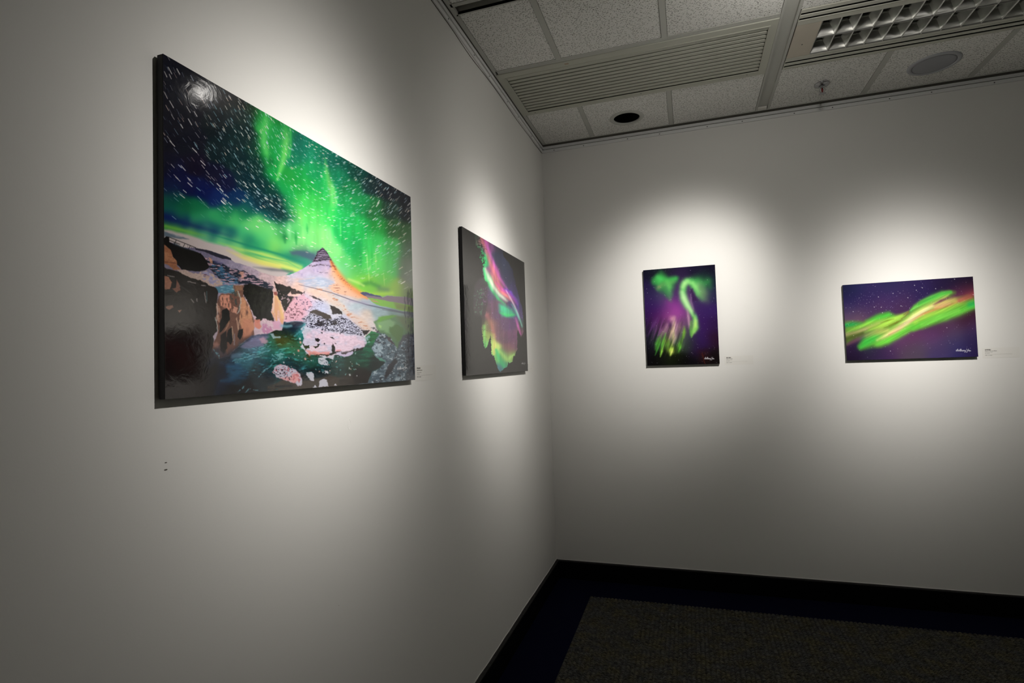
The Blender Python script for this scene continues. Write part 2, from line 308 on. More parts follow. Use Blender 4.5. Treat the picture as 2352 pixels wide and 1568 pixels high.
    p.poly([C(45,810),C(120,830),C(175,920),C(140,1020),C(60,1030),C(40,1000)], (178,118,92), .9, 1.5, .12)
    p.poly([C(160,1020),C(230,1000),C(240,870),C(300,980),C(300,1040),C(250,1080)], (150,98,80), .9, 1.5, .14, .9)
    p.poly([C(60,1310),C(180,1280),C(190,1320),C(120,1365),C(70,1350)], (168,116,96), .8, 1.2, .15, .9)
    p.poly([C(255,1375),C(325,1360),C(290,1410)], (190,140,120), .6, .6, .2, .9)
    for a in [(430,900,550,925),(650,960,715,965),(100,800,200,820),(480,1190,520,1240),(700,1080,720,1240),(570,1180,580,1220)]:
        p.stroke([C(a[0],a[1]), C(a[2],a[3])], 1.3, (186,176,176), .7, amp=1, f=.2)
    p.stroke([C(735,1060),C(735,1220)], .8, (90,140,150), .7)
    # snow ledge above the falls
    p.poly([C(250,690),C(330,705),C(420,725),C(520,760),C(600,775),C(650,730),C(740,735),C(850,790),C(930,850),C(1010,900),C(990,960),C(830,975),C(700,910),C(620,885),C(480,835),C(330,790)], (196,170,160), .8, 2.2, .14)
    p.poly([C(650,740),C(760,740),C(900,830),C(1000,900),C(900,960),C(780,930),C(680,860)], (150,150,196), 1.2, 2.5, .16, .8, tex=(.12,.3,2.5,.1))
    p.poly([C(660,760),C(740,770),C(780,820),C(700,840)], (110,70,90), 1, 2, .2, .7, tex=(.2,.4,3,0))
    # tumbling rocks behind: dark/blue/pink mottled
    rk = [C(700,500),C(840,560),C(980,610),C(1150,690),C(1330,720),C(1500,800),C(1600,860),C(1750,920),C(1850,1000),C(1800,1040),C(1600,980),C(1400,940),C(1200,930),C(1040,900),C(940,850),C(820,740),C(780,640)]
    p.poly(rk, (26,36,52), 1, 2, .12, .95)
    p.poly(rk, (200,160,176), 1, 2, .12, .9, seed=21, tex=(.10,.42,4,-.12))
    p.poly([C(800,620),C(980,620),C(1040,740),C(1250,850),C(1240,900),C(1060,880),C(900,790)], (56,110,150), 1.5, 2, .12, .85, seed=31, tex=(.12,.5,4,-.05))
    p.poly([C(1230,710),C(1340,720),C(1380,860),C(1290,850)], (226,160,140), 1, 2, .14, .8, seed=23, tex=(.2,.5,3,0))
    p.poly([C(860,560),C(1000,590),C(980,640),C(860,600)], (70,72,120), 2, 2, .12, .6)
    p.poly([C(770,505),C(820,520),C(835,600),C(800,590)], (214,150,116), .8, 1.4, .2, .8)
    # blue water lip
    p.poly([C(870,985),C(1050,955),C(1180,950),C(1220,1010),C(1250,1080),C(1180,1090),C(1060,1090),C(930,1085)], (78,132,158), 1, 1.5, .12)
    p.poly([C(900,990),C(1180,960),C(1220,1060),C(1000,1080)], (140,190,205), 1, 1.5, .12, .8, seed=5, tex=(.08,.6,3.5,-.1))
    p.poly([C(1000,880),C(1250,900),C(1300,930),C(1150,950),C(980,960)], (60,120,160), 1.3, 2, .14, .8, tex=(.1,.6,3,0))
    # first falls: frozen columns
    p.poly([C(1180,960),C(1340,960),C(1350,1060),C(1330,1140),C(1400,1240),C(1460,1400),C(1520,1568),D(1660,60),D(1640,200),D(1640,340),D(1500,420),D(1380,520),D(1250,640),D(1030,740),D(960,700),D(1000,500),D(1080,280),D(1050,60),C(890,1400),C(900,1250),C(920,1150),C(1000,1100),C(1200,1090)], (120,82,70), 1, 1.5, .12)
    p.poly([C(930,1160),C(1030,1110),C(1110,1130),C(1130,1280),C(1150,1400),C(1060,1340),C(960,1300)], (226,150,124), 1, 2, .12, .95, tex=(.3,.08,2,.3))
    p.poly([C(1280,1170),C(1340,1160),C(1400,1250),C(1460,1400),C(1500,1568),D(1640,100),D(1640,240),D(1540,330),D(1450,240),D(1400,60),C(1290,1400)], (222,156,116), 1.6, 1.5, .1, .95, tex=(.3,.05,1.6,.5))
    p.poly([D(1480,80),D(1600,80),D(1640,200),D(1600,330),D(1480,380),D(1440,300)], (214,140,110), 3, 1, .1, .8)
    p.poly([C(1170,960),C(1320,960),C(1330,1090),C(1250,1160),C(1180,1060)], (150,110,84), 1.2, 1.5, .15, .9, tex=(.35,.1,2.4,.2))
    p.poly([C(1170,1300),C(1250,1330),C(1230,1420),C(1150,1400)], (226,160,136), 1, 2, .14, .9)
    p.poly([C(890,1260),C(930,1250),C(960,1400),C(940,1568),C(890,1540)], (196,146,124), 1, 1.5, .2, .9, tex=(.3,.15,2,.2))
    p.poly([C(990,1360),C(1060,1335),C(1100,1380),C(1110,1568),D(1250,120),D(1160,250),D(1100,300),D(1110,160),C(980,1500)], (18,18,18), 1, 1.5, .12)
    p.poly([C(1110,1060),C(1230,1060),C(1280,1180),C(1270,1380),C(1240,1300),C(1180,1230),C(1120,1150)], (66,74,70), 1.2, 2, .16, .8, tex=(.25,.12,3,.1))
    for a in [(1040,60,1080,260,1.2,(214,220,214)),(1300,200,1310,420,1.2,(220,190,160)),(1370,60,1400,260,1.4,(226,180,150)),(1260,120,1180,300,1.6,(190,140,110)),(1420,90,1400,240,1,(230,190,160)),(1340,320,1330,480,1.4,(150,140,150))]:
        p.stroke([D(a[0],a[1]), D(a[2],a[3])], a[4], a[5], .8, amp=1.2, f=.15)
    p.stroke([C(1250,1060),C(1290,1200),C(1275,1330),C(1240,1420)], 1.3, (200,210,205), .7, amp=1.5, f=.2)
    p.stroke([C(900,1260),C(910,1400),C(900,1540)], 1, (214,214,214), .6, amp=1, f=.25)
    p.poly([D(1400,250),D(1470,230),D(1470,330),D(1420,410),D(1385,350)], (24,22,24), 1, 1, .15)
    p.poly([D(1230,260),D(1290,220),D(1310,400),D(1280,480),D(1200,430)], (26,24,26), 1, 1.5, .12)
    p.poly([D(1120,330),D(1200,260),D(1230,520),D(1170,640),D(1110,560)], (30,28,30), 1.5, 2, .1, .9)
    p.poly([D(1010,460),D(1060,440),D(1100,490),D(1080,540),D(1020,530)], (176,124,112), 2.5, 1, .1, .8)
    # central dark rock between the falls
    p.poly([C(1345,960),C(1450,930),C(1560,960),C(1700,1000),C(1800,1040),C(1830,1090),C(1810,1250),C(1790,1400),C(1840,1560),D(1800,60),D(1700,160),D(1660,80),C(1540,1500),C(1480,1400),C(1420,1240),C(1340,1130)], (18,17,15), .8, 2, .14)
    p.poly([C(1400,960),C(1800,1060),C(1790,1400),C(1500,1400)], (40,44,30), 1, 2, .14, .5, tex=(.3,.3,3,-.1))
    p.poly([C(1840,900),C(2000,960),C(2138,1000),F(120,1000),F(240,1040),F(240,1110),F(160,1150),F(130,1250),F(60,1323),C(2000,1390),C(1960,1250),C(1900,1130)], (26,22,20), .8, 2.5, .14)
    p.poly([C(1900,1020),F(60,980),F(230,1050),F(120,1200),C(2040,1350),C(1950,1200)], (190,160,170), 1, 2, .2, .9, seed=8, tex=(.3,.3,5,-.45))
    p.poly([F(0,820),F(60,830),F(200,890),F(330,930),F(440,960),F(440,1000),F(330,1000),F(180,960),F(0,930)], (44,34,34), .8, 3, .16, .9, tex=(.2,.3,3,.4))
    p.poly([F(510,1010),F(600,1030),F(720,1070),F(730,1110),F(600,1070)], (60,48,56), .8, 2, .25, .9, tex=(.25,.35,3,.2))
    Wi = p.win(*C(0,0), *C(2138,1568)); g = vnoise(X[Wi], Y[Wi], .35, 98, 4, .30); p.im[Wi] *= (1 + .09*g*M[Wi])[..., None]
    # second falls
    p.poly([C(1830,1080),C(1890,1130),C(1940,1240),C(1975,1400),F(20,1200),F(60,1323),G(80,120),G(60,330),G(20,330),D(2040,60),D(1990,120),C(1830,1500),C(1800,1400),C(1815,1250)], (236,172,126), 1, 1.5, .12, .98, tex=(.3,.04,1.4,.6))
    p.stroke([C(1880,1140),C(1950,1300),F(20,1200),G(60,200)], [2,3,4,5], (250,206,130), .7)
    p.stroke([C(1840,1120),C(1830,1300),C(1820,1400)], [1.6,2,2], (250,220,200), .6)
    p.poly([C(1830,1060),C(1890,1060),C(1890,1130),C(1840,1110)], (150,70,60), 1, 1, .2, .9)
    p.poly([D(1650,100),D(1740,90),D(1760,200),D(1720,250),D(1650,200)], (228,140,120), 1.6, 2, .14, .95)
    p.poly([D(1930,110),D(2050,120),D(2090,200),D(2030,240),D(1950,230)], (226,170,200), 1.5, 1.5, .14, .98)
    p.poly([D(1770,160),D(1850,150),D(1930,250),D(1940,290),D(1850,330),D(1760,290)], (204,140,180), 1, 2.5, .2, .95, tex=(.25,.3,2.4,.3))
    # pink snow slope right of the falls
    p.poly([F(250,1040),F(400,1000),F(520,1080),F(560,1180),F(400,1323),G(380,230),G(250,260),G(90,270),F(70,1323),F(130,1250),F(170,1150)], (240,176,196), 1.5, 2, .12, .75)
    p.poly([F(100,1250),F(250,1120),F(420,1323),G(370,230),G(100,260)], (120,74,90), 1, 2, .14, .9, seed=13, tex=(.25,.35,4,-.35))
    # big slope rocks
    p.poly([G(520,100),G(590,75),G(700,100),G(860,170),G(890,230),G(780,240),G(700,185),G(600,190),G(540,140),G(495,160)], (66,56,52), .7, 1.2, .2)
    p.poly([G(855,5),G(940,20),G(1030,80),G(1060,150),G(1020,160),G(960,100),G(880,50)], (48,42,42), .7, 1.8, .2)
    p.poly([F(855,1180),F(900,1190),F(990,1220),F(1050,1290),F(1060,1323),F(900,1323)], (48,42,42), .7, 1.8, .2, .95)
    rub = [G(470,170),G(560,130),G(680,180),G(780,240),G(900,240),G(1050,170),G(1200,250),G(1350,350),G(1480,450),G(1430,540),G(1250,500),G(1000,460),G(800,440),G(650,400),G(480,380),G(420,300),G(380,230)]
    p.poly(rub, (208,210,236), 2, 2, .1, .7)
    p.poly(rub, (30,30,44), 1, 2, .12, .95, seed=17, tex=(.42,.60,4.5,-.20))
    p.poly(rub, (110,104,130), 1, 2, .12, .6, seed=18, tex=(.3,.5,4,-.30))
    p.poly([G(560,330),G(700,200),G(1000,280),G(1000,330),G(700,350)], (44,40,44), 1, 2, .1, .9, seed=19, tex=(.2,.36,5,-.05))
    p.poly([F(60,1010),F(800,1100),F(700,1250),F(450,1290)], (70,60,90), 1, 2, .1, .8, seed=27, tex=(.25,.5,5,-.5))
    # track across the snow, orange grasses, mountain strata
    p.stroke([F(330,828),F(600,890),F(900,970),F(1200,1080),F(1500,1170),F(1800,1235),F(2100,1295),(950,718)], [.5,.8,.9,1,1.3,1.4,1.4,1.2], (84,84,110), .85)
    p.stroke([F(1750,1250),F(2000,1290),(948,722)], [.8,1.2,1.2], (90,96,110), .7)
    p.stroke([F(1200,1100),F(1500,1150),F(1400,1120)], 3, (170,160,190), .5)
    p.poly([F(700,960),F(900,1010),F(1100,1200),G(1250,120),G(1450,260),G(1560,390),G(1540,430),G(1400,410),G(1250,280),G(1050,60),F(850,1130)], (238,204,184), 3, 3, .06, .6)
    p.poly([F(620,870),F(900,960),F(1150,1250),G(1200,120),G(1560,400),G(1400,420),G(1050,60),F(800,1120)], (196,120,80), 2, 2, .1, .7, seed=41, tex=(.12,.4,5,-.55))
    mo = [F(862,375),F(880,430),F(940,520),F(965,580),F(1010,640),F(1080,730),F(1150,792),F(1260,885),F(1350,950),F(1520,1065),F(1350,1050),F(1150,1010),F(950,970),F(830,880),F(850,840),F(960,800),F(930,720),F(900,620),F(880,520),F(850,420)]
    p.poly(mo, (244,190,158), 1.5, 1.5, .12, .95)
    p.stroke([F(870,430),F(930,530),F(1010,650),F(1130,800),F(1260,900),F(1400,1000),F(1490,1050)], [3,5,7,7,7,6,4], (240,152,78), .85)
    p.stroke([F(864,400),F(900,480),F(955,560)], [3,4,3], (140,60,40), .75, tex=(.3,.3,3,.3))
    p.stroke([F(1040,700),F(1120,790),F(1190,830)], [2,3,2], (150,80,60), .7, tex=(.3,.3,4,0))
    p.poly(mo, (140,90,80), 1, 1, .1, .6, seed=33, tex=(.12,.35,5,-.6))
    pk = [F(560,450),F(600,380),F(636,310),F(648,272),F(700,235),F(735,206),F(757,212),F(792,252),F(830,310),F(858,370),F(860,420)]
    p.poly(pk, (60,46,70), .8, 1, .2, .5)
    p.poly(pk, (40,30,44), .5, 1, .2, .9, seed=51, tex=(.06,.6,5,-.1))
    for (y, xa, xb, w) in [(228,705,770,1.2),(262,650,800,1.3),(290,650,815,1.1),(318,640,830,1.1),(345,620,845,1.2),(372,615,860,2.0),(402,600,868,2.6),(425,570,700,1.2)]:
        p.stroke([F(xa, y+18), F((xa+xb)/2, y+8), F(xb, y)], w*.75, (38,28,44), .9, amp=1.1, f=.3, tex=(.25,.5,4,.35))
        p.stroke([F(xa+10, y+30), F((xa+xb)/2, y+21), F(xb-6, y+12)], .8, (206,190,222), .8, amp=.8, f=.3)
    p.stroke([F(520,505),F(620,505),F(700,490)], 1.5, (60,48,60), .85, amp=1.4, f=.3, tex=(.3,.5,4,.2))
    p.stroke([F(700,490),F(790,495),F(880,520)], 1.5, (70,56,66), .8, amp=1.4, f=.3, tex=(.3,.5,4,.1))
    p.stroke([F(640,600),F(720,630),F(820,625)], .9, (90,80,100), .7, amp=1, f=.3, tex=(.2,.5,4,0))
    p.poly([F(560,450),F(860,420),F(900,640),F(500,690),F(250,690),F(400,570)], (176,160,206), 2, 1, .1, .5, seed=35, tex=(.25,.1,4,-.3))
    p.poly([F(230,760),F(600,700),F(900,740),F(950,810),F(840,900),F(600,880)], (168,186,216), 2, 1, .1, .6, seed=37, tex=(.1,.4,3,0))
    p.stroke([F(100,690),F(250,740),F(450,735),F(600,715)], 1, (236,196,180), .5)
    # far shore, lake
    p.poly([F(1370,965),F(1400,955),F(1470,950),F(1600,995),F(1700,1010),F(1750,1035),F(1720,1060),F(1620,1030),F(1500,1040),F(1420,1000)], (70,76,116), .6, .8, .25, .95)
    p.poly([F(1460,1000),F(1600,1020),F(1750,1045),F(1830,1015),F(2000,1028),F(2150,1038),F(2300,1070),F(2300,1190),F(2100,1150),F(1900,1115),F(1700,1085),F(1500,1050)], (136,120,134), .8, .6, .2)
    p.poly([F(1500,1045),F(1700,1078),F(1900,1115),F(2290,1190),F(2290,1290),F(2100,1270),F(1900,1220),F(1700,1180),F(1600,1140)], (132,196,70), .9, .6, .2)
    p.poly([F(1950,1130),F(2290,1195),F(2290,1290),F(2000,1240)], (128,130,70), 3, 1, .1, .7)
    p.poly([F(1550,1075),F(1640,1100),F(1710,1130),F(1600,1120)], (196,150,120), .8, 1, .2, .9)
    p.poly([G(1600,290),G(1750,200),G(1900,170),G(2100,180),G(2290,220),G(2290,480),G(2100,500),G(1980,740),G(1900,560),G(1700,470)], (96,140,92), 1.5, 3, .06, .92)
    p.poly([G(1650,280),G(1850,240),G(1980,280),G(1950,340),G(1850,400),G(1860,470),G(1700,420)], (140,190,130), 3, 3, .08, .8)
    p.poly([G(1680,200),G(1850,172),G(2000,180),G(1850,230),G(1660,290)], (110,180,60), 2, 1, .1, .8)
    p.poly([G(1690,330),G(1740,350),G(1730,390),G(1680,370)], (170,220,130), 1, 1, .2, .9)
    p.poly([G(1850,360),G(1990,340),G(2090,400),G(2100,520),G(2000,620),G(1920,520),G(1870,440)], (86,128,64), 2, 3, .08, .85)
    p.poly([G(2000,180),G(2290,200),G(2290,480),G(2150,440)], (112,118,84), 5, 2, .08, .6)
    # teal river
    river = [D(930,900),D(960,740),D(1250,660),D(1400,520),D(1600,340),D(1900,300),D(1990,260),D(2080,260),G(80,290),G(300,270),G(420,290),G(440,320),G(360,400),G(400,500),G(430,620),G(350,700),G(470,800),G(640,860),G(820,900),G(960,830),G(1180,860),G(1260,790),
             G(1400,740),G(1480,640),G(1460,540),G(1560,430),G(1700,480),G(1600,640),G(1580,760),G(1640,880),G(1780,960),G(1700,1060),G(1560,1120),G(1490,1323),G(300,1440),D(950,1340)]
    W, m = p.pmask(river, 1, 1.5, .1); M = np.zeros(X.shape, np.float32); M[W] = m
    riv = [D(960,800)+(20,24,36),D(1100,700)+(30,44,66),D(1100,900)+(12,20,44),D(1300,900)+(16,66,100),D(1400,1000)+(12,56,84),D(1200,1100)+(12,24,50),D(1300,1200)+(20,18,22),D(1500,1150)+(24,22,28),D(1500,700)+(36,96,112),
           D(1600,560)+(60,110,130),D(1700,420)+(104,112,150),D(1600,460)+(84,92,130),D(1450,560)+(50,90,110),D(1800,600)+(30,104,104),D(1900,520)+(30,96,80),D(1750,800)+(22,60,70),D(1700,1000)+(24,40,48),D(1900,700)+(18,80,74),
           G(150,330)+(8,40,56),G(300,300)+(60,60,80),G(250,420)+(8,32,44),G(100,480)+(20,34,34),G(60,620)+(56,56,20),G(200,580)+(44,60,24),G(350,520)+(20,110,100),G(400,430)+(50,130,140),G(250,700)+(26,88,64),G(150,720)+(24,100,80),
           G(60,800)+(30,110,104),G(300,850)+(14,84,80),G(500,920)+(14,70,70),G(700,1000)+(14,60,66),G(400,1050)+(16,58,64),G(200,960)+(16,56,60),G(700,1150)+(12,30,36),G(1000,950)+(30,70,66),G(1000,1100)+(28,52,50),G(1200,1000)+(26,50,40),G(1300,900)+(22,70,56),
           G(1450,950)+(20,80,60),G(1550,700)+(20,90,64),G(1550,560)+(30,130,70),G(1600,470)+(30,120,70),G(1600,1000)+(24,40,40),G(1400,1150)+(28,24,24),G(1400,1250)+(34,28,28),G(800,1300)+(60,52,48),G(1100,1300)+(52,46,42),G(600,1200)+(16,30,36),G(300,1200)+(40,40,44)]
    p.field(riv, 8, M)
    nz = vnoise(X+.6*Y, Y, .22, 61, 4, .06); p.im *= (1 + .30*nz*M)[..., None]
    hl = np.clip((vnoise(X+.8*Y, Y, .35, 63, 4, .10)-.35)*2.4, 0, 1)*M*np.clip((Y-760)/20, 0, 1)*np.clip((870-Y)/20, 0, 1)*np.clip((X-500)/60, 0, 1)*np.clip((800-X)/50, 0, 1)
    p.im += (hl*.30)[..., None]*np.array([.45, .95, 1.0], np.float32)
    # brown foreground ledge
    p.poly([D(1850,1130),D(2182,1000),G(60,1240),G(300,1280),G(560,1260),G(900,1210),G(1000,1230),G(1000,1360),G(500,1420),G(0,1470),D(1850,1240)], (66,56,48), 2, 3, .06, .9, tex=(.05,.3,2,.6))
    p.stroke([D(1980,1140),D(2182,1130),G(200,1370)], [1.5,3,3], (14,14,20), .9)
    p.poly([D(900,560),D(1010,600),D(1060,760),D(1040,1000),D(1000,1340),D(880,1350),D(860,900)], (24,20,22), 6, 3, .06, .9)
    p.poly([D(980,560),D(1100,520),D(1130,640),D(1000,760),D(940,760)], (54,60,78), 6, 3, .06, .75)
    p.stroke([D(940,800),D(1010,745),D(1150,700),D(1250,655),D(1400,535),D(1520,425),D(1640,345)], [8,6,6,6,6,5,3], (36,40,54), [.8,.85,.8,.8,.75,.6,.3])
    p.stroke([D(1080,640),D(1200,640),D(1330,560),D(1420,450)], [6,7,7,5], (66,64,84), [.2,.5,.55,.3], tex=(.3,.05,1.5,.2))
    p.stroke([D(1420,500),D(1600,520),D(1800,560),D(2000,560)], [6,8,9,6], (70,130,150), [.3,.5,.45,.2], tex=(.08,.3,2,.1))
    p.stroke([D(1250,900),D(1400,880),D(1700,760),D(1900,700)], [9,12,12,8], (24,92,116), [.3,.5,.5,.3], tex=(.06,.2,1.5,.3))
    # foam strokes
    for q in [((1300,740),(1500,690),(1760,620),(1900,560)),((1340,760),(1560,720),(1760,660)),((1560,560),(1750,560),(1900,500)),((1560,480),(1700,540),(1850,480)),((1400,640),(1500,620),(1560,640)),((1900,740),(1980,640),(2110,640)),((1920,640),(2000,700),(2100,620)),((1700,990),(1800,900),(1920,800)),((1360,1240),(1440,1170),(1510,1130)),((1100,700),(1060,620),(1000,560)),((1500,1230),(1560,1180),(1700,1200))]:
        p.stroke([D(*a) for a in q], [1,1.8,1], (120,190,205), .75, amp=2.2, f=.14, tex=(.2,.3,3,.35))
    p.poly([D(1940,640),D(2060,600),D(2120,640),D(2080,720),D(1940,750)], (110,180,180), 1, 2, .15, .8, tex=(.3,.3,4,0))
    p.stroke([D(1240,840),D(1400,830),D(1380,950),D(1250,1040),D(1120,1050)], [5,9,9,7,4], (24,92,132), .6)
    p.poly([D(1290,640),D(1350,620),D(1480,610),D(1420,680),D(1280,700)], (90,120,150), 3, 2, .1, .7)
    p.poly([D(1440,520),D(1500,440),D(1640,380),D(1800,350),D(1880,360),D(1790,430),D(1800,500),D(1650,530),D(1500,550)], (126,120,158), 2, 2, .1, .8)
    p.poly([D(1720,390),D(1790,360),D(1860,420),D(1830,470),D(1760,460)], (206,160,186), 2, 1.5, .14, .8)
    p.poly([D(1900,320),D(1950,310),D(1960,350),D(2070,360),D(2060,385),D(1940,385)], (160,190,200), .8, 1, .2, .9)
    p.stroke([G(40,350),G(120,360),G(200,350)], [4,4,3], (130,190,205), .7)
    p.stroke([G(100,300),G(250,270),G(380,280),G(430,310)], 1.0, (140,160,180), .8)
    p.stroke([G(430,320),G(400,400),G(330,470),G(260,520)], [3,3,3,2], (80,170,180), .7, amp=1.5, f=.2, tex=(.3,.4,2,.3))
    # ice plates
    I1 = [G(390,640),G(410,570),G(470,480),G(560,420),G(640,400),G(720,450),G(830,460),G(1000,470),G(1150,510),G(1300,520),G(1420,550),G(1460,620),G(1430,700),G(1330,740),G(1280,730),G(1170,780),G(1080,790),G(960,770),G(870,810),G(760,830),G(620,820),G(540,790),G(500,850),G(440,800),G(450,720)]
    p.poly([(a, b+5) for a, b in I1], (34,28,28), 1, 2.5, .14, .95)
    p.poly(I1, (208,200,226), .8, 1.8, .2)
    p.poly(I1, (240,206,226), 3, 2, .1, .8, seed=71, tex=(.05,.08,2,0))
    Wi = p.win(*G(380,390), *G(1470,860)); g = vnoise(X[Wi], Y[Wi], .5, 97, 4, .22); p.im[Wi] *= (1 + .08*np.clip(g, -1, .6))[..., None]
    p.poly([G(440,760),G(560,780),G(700,790),G(860,780),G(840,830),G(640,840),G(500,850)], (240,150,150), 1.5, 2, .14, .85)
    p.stroke([G(960,770),G(1030,765)], 2, (240,150,160), .8)
    for q in [[G(600,560),G(660,555),G(685,590),G(660,625),G(610,605)],[G(640,650),G(690,660),G(660,700),G(600,730),G(570,700),G(640,690)],[G(430,690),G(500,680),G(500,720),G(450,740)],[G(900,650),G(935,700),G(945,800),G(920,830),G(885,780),G(885,690)],[G(850,530),G(900,540),G(930,575),G(880,560)],[G(700,460),G(735,460),G(730,485)],[G(935,635),G(970,650),G(950,655)],[G(750,645),G(780,650),G(760,668)]]:
        p.poly(q, (38,32,34), .6, 1, .25)
    p.poly([G(960,800),G(1050,790),G(1130,800),G(1170,800),G(1240,770),G(1250,820),G(1180,860),G(1080,870),G(980,840)], (204,190,224), .8, 1.5, .2)
    p.poly([G(1040,800),G(1160,800),G(1120,835),G(1050,825)], (60,48,50), .8, 1.2, .2, .9)
    for q in [[G(720,850),G(780,850),G(800,890),G(760,910)],[G(840,850),G(930,860),G(910,920),G(840,900)],[G(650,890),G(740,880),G(820,960),G(820,1020),G(760,1020),G(660,990)],[G(450,1140),G(540,1130),G(585,1160),G(580,1280),G(530,1280),G(460,1190)],[G(660,1350),G(670,1280),G(740,1240),G(800,1270),G(820,1330),G(820,1375),G(660,1385)],[G(560,1400),G(600,1350),G(640,1390)],[G(920,1360),G(945,1320),G(975,1360)],[G(750,1120),G(810,1110),G(820,1160),G(780,1150)]]:
        p.poly(q, (206,206,222), .7, 1.2, .25, .96)
    p.poly([G(650,890),G(820,960),G(760,1020)], (60,80,90), .7, 1, .3, .6, tex=(.4,.5,4,0))
    I2 = [D(1930,910),D(1970,830),D(2040,790),D(2182,810),G(140,1040),G(280,1100),G(350,1170),G(375,1260),G(380,1340),G(350,1370),G(290,1380),G(280,1330),G(180,1300),G(0,1230),D(2050,1010),D(1990,990)]
    p.poly(I2, (206,200,220), .8, 1.6, .2)
    p.poly([G(0,1230),G(180,1220),G(240,1150),G(330,1160),G(320,1280),G(240,1310),G(180,1300)], (244,160,160), 2, 1.5, .14, .85)
    p.poly(I2, (196,96,104), .8, 1.6, .2, .8, seed=77, tex=(.25,.4,5,-.4))
    p.poly([(623,850),(650,838),(670,846),(668,872),(640,872)], (40,34,44), .8, 1, .2, .8, seed=79, tex=(.4,.5,5,-.35))
    for k in range(60):
        xx, yy = G(R.uniform(150, 1350), R.uniform(700, 1200))
        if M[min(p.h-1,int((yy-118)*1.25)), min(p.w-1,int((xx-372)*1.25))] > .9: p.star(xx, yy, R.rand()*3, R.rand()*3.5, .7+R.rand()*.6, [(220,230,235),(120,190,190),(244,190,180)][k % 3], .8)
    for q in [(345,570,2.2,(220,240,240)),(355,630,2.4,(244,180,160)),(320,770,2.6,(240,150,140)),(435,910,2.2,(244,180,170)),(70,970,1.5,(220,220,230)),(1190,1180,1.8,(220,225,230)),(1030,480,1,(40,40,50))]:
        p.star(*G(q[0],q[1]), 1.2, 1.5, q[2], q[3], .95)
    # frosted rocks lower right
    fr = [G(1700,480),G(1800,500),G(1880,560),G(2000,740),G(2100,600),G(2290,480),G(2300,1260),G(1800,1300),G(1490,1325),G(1560,1260),G(1560,1130),G(1700,1080),G(1790,960),G(1700,920),G(1640,860),G(1560,740),G(1620,640),G(1640,560)]
    p.poly(fr, (76,96,112), 1, 2.5, .14, .97)
    p.poly(fr, (124,148,164), 1, 2.5, .14, .7, seed=81, tex=(.09,.12,2.6,-.05))
    p.poly(fr, (40,42,52), 1, 2, .14, .6, seed=87, tex=(.12,.16,4,-.45))
    p.poly(fr, (196,214,224), 1, 2.5, .14, .75, seed=83, tex=(.22,.30,4.5,-.42))
    p.poly([G(1560,700),G(1640,640),G(1740,660),G(1760,740),G(1700,800),G(1740,900),G(1640,860),G(1600,780)], (176,200,214), 1, 2, .16, .8, tex=(.25,.3,3,.2))
    p.poly([G(1450,540),G(1520,510),G(1560,560),G(1540,640),G(1460,620)], (150,186,190), 1, 2, .16, .85, tex=(.3,.3,3,.1))
    p.poly([G(1640,870),G(1740,890),G(1800,960),G(1720,940)], (90,170,140), 1.5, 1.5, .14, .8)
    p.poly([G(1400,430),G(1540,420),G(1480,500),G(1420,480)], (36,28,28), .8, 1.5, .2)
    p.poly([G(1820,560),G(1880,540),G(1960,680),G(1880,640)], (66,50,54), 1, 2, .2, .85)
    p.poly([G(1560,370),G(1640,380),G(1750,480),G(1660,470)], (50,50,60), .8, 2, .2, .8, tex=(.35,.4,4,0))
    p.poly([G(1800,1100),G(1950,900),G(2000,950),G(1900,1120),G(1830,1200),G(1780,1260)], (36,34,44), 2, 2, .1, .85)
    p.poly([G(2150,480),G(2300,470),G(2305,1270),G(2180,1280),G(2140,800)], (52,54,66), 3, 1, .1, .6)
    # dark reflection streaks of the warped right edge, painted into the print
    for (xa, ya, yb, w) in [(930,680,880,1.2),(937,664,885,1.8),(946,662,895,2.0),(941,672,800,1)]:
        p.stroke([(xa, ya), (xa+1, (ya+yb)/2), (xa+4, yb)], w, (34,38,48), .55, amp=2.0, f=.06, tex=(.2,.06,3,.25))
    sign(p, 911, 840.5, 24, 12, -.14, (226,228,232), .9, .5)
    p.poly([(372,118),(376.2,118),(376.8,922),(372,922)], (70,66,64), .4, 0, .1, .7)
    return p

def speck(p, R, n, reg, d, cols, smin=.45, smax=.8):
    """tiny round stars inside a quad region, d(x, y) = keep probability"""
    q = np.array(reg, float)
    for _ in range(n):
        u, v = R.rand(2)
        x, y = (q[0]*(1-u)+q[1]*u)*(1-v) + (q[3]*(1-u)+q[2]*u)*v
        if d is None or R.rand() < d(x, y):
            b = R.rand()**3
            p.star(x, y, 0, .1, smin + (smax-smin)*b, cols[int(R.rand()*len(cols))], .3 + .7*b)

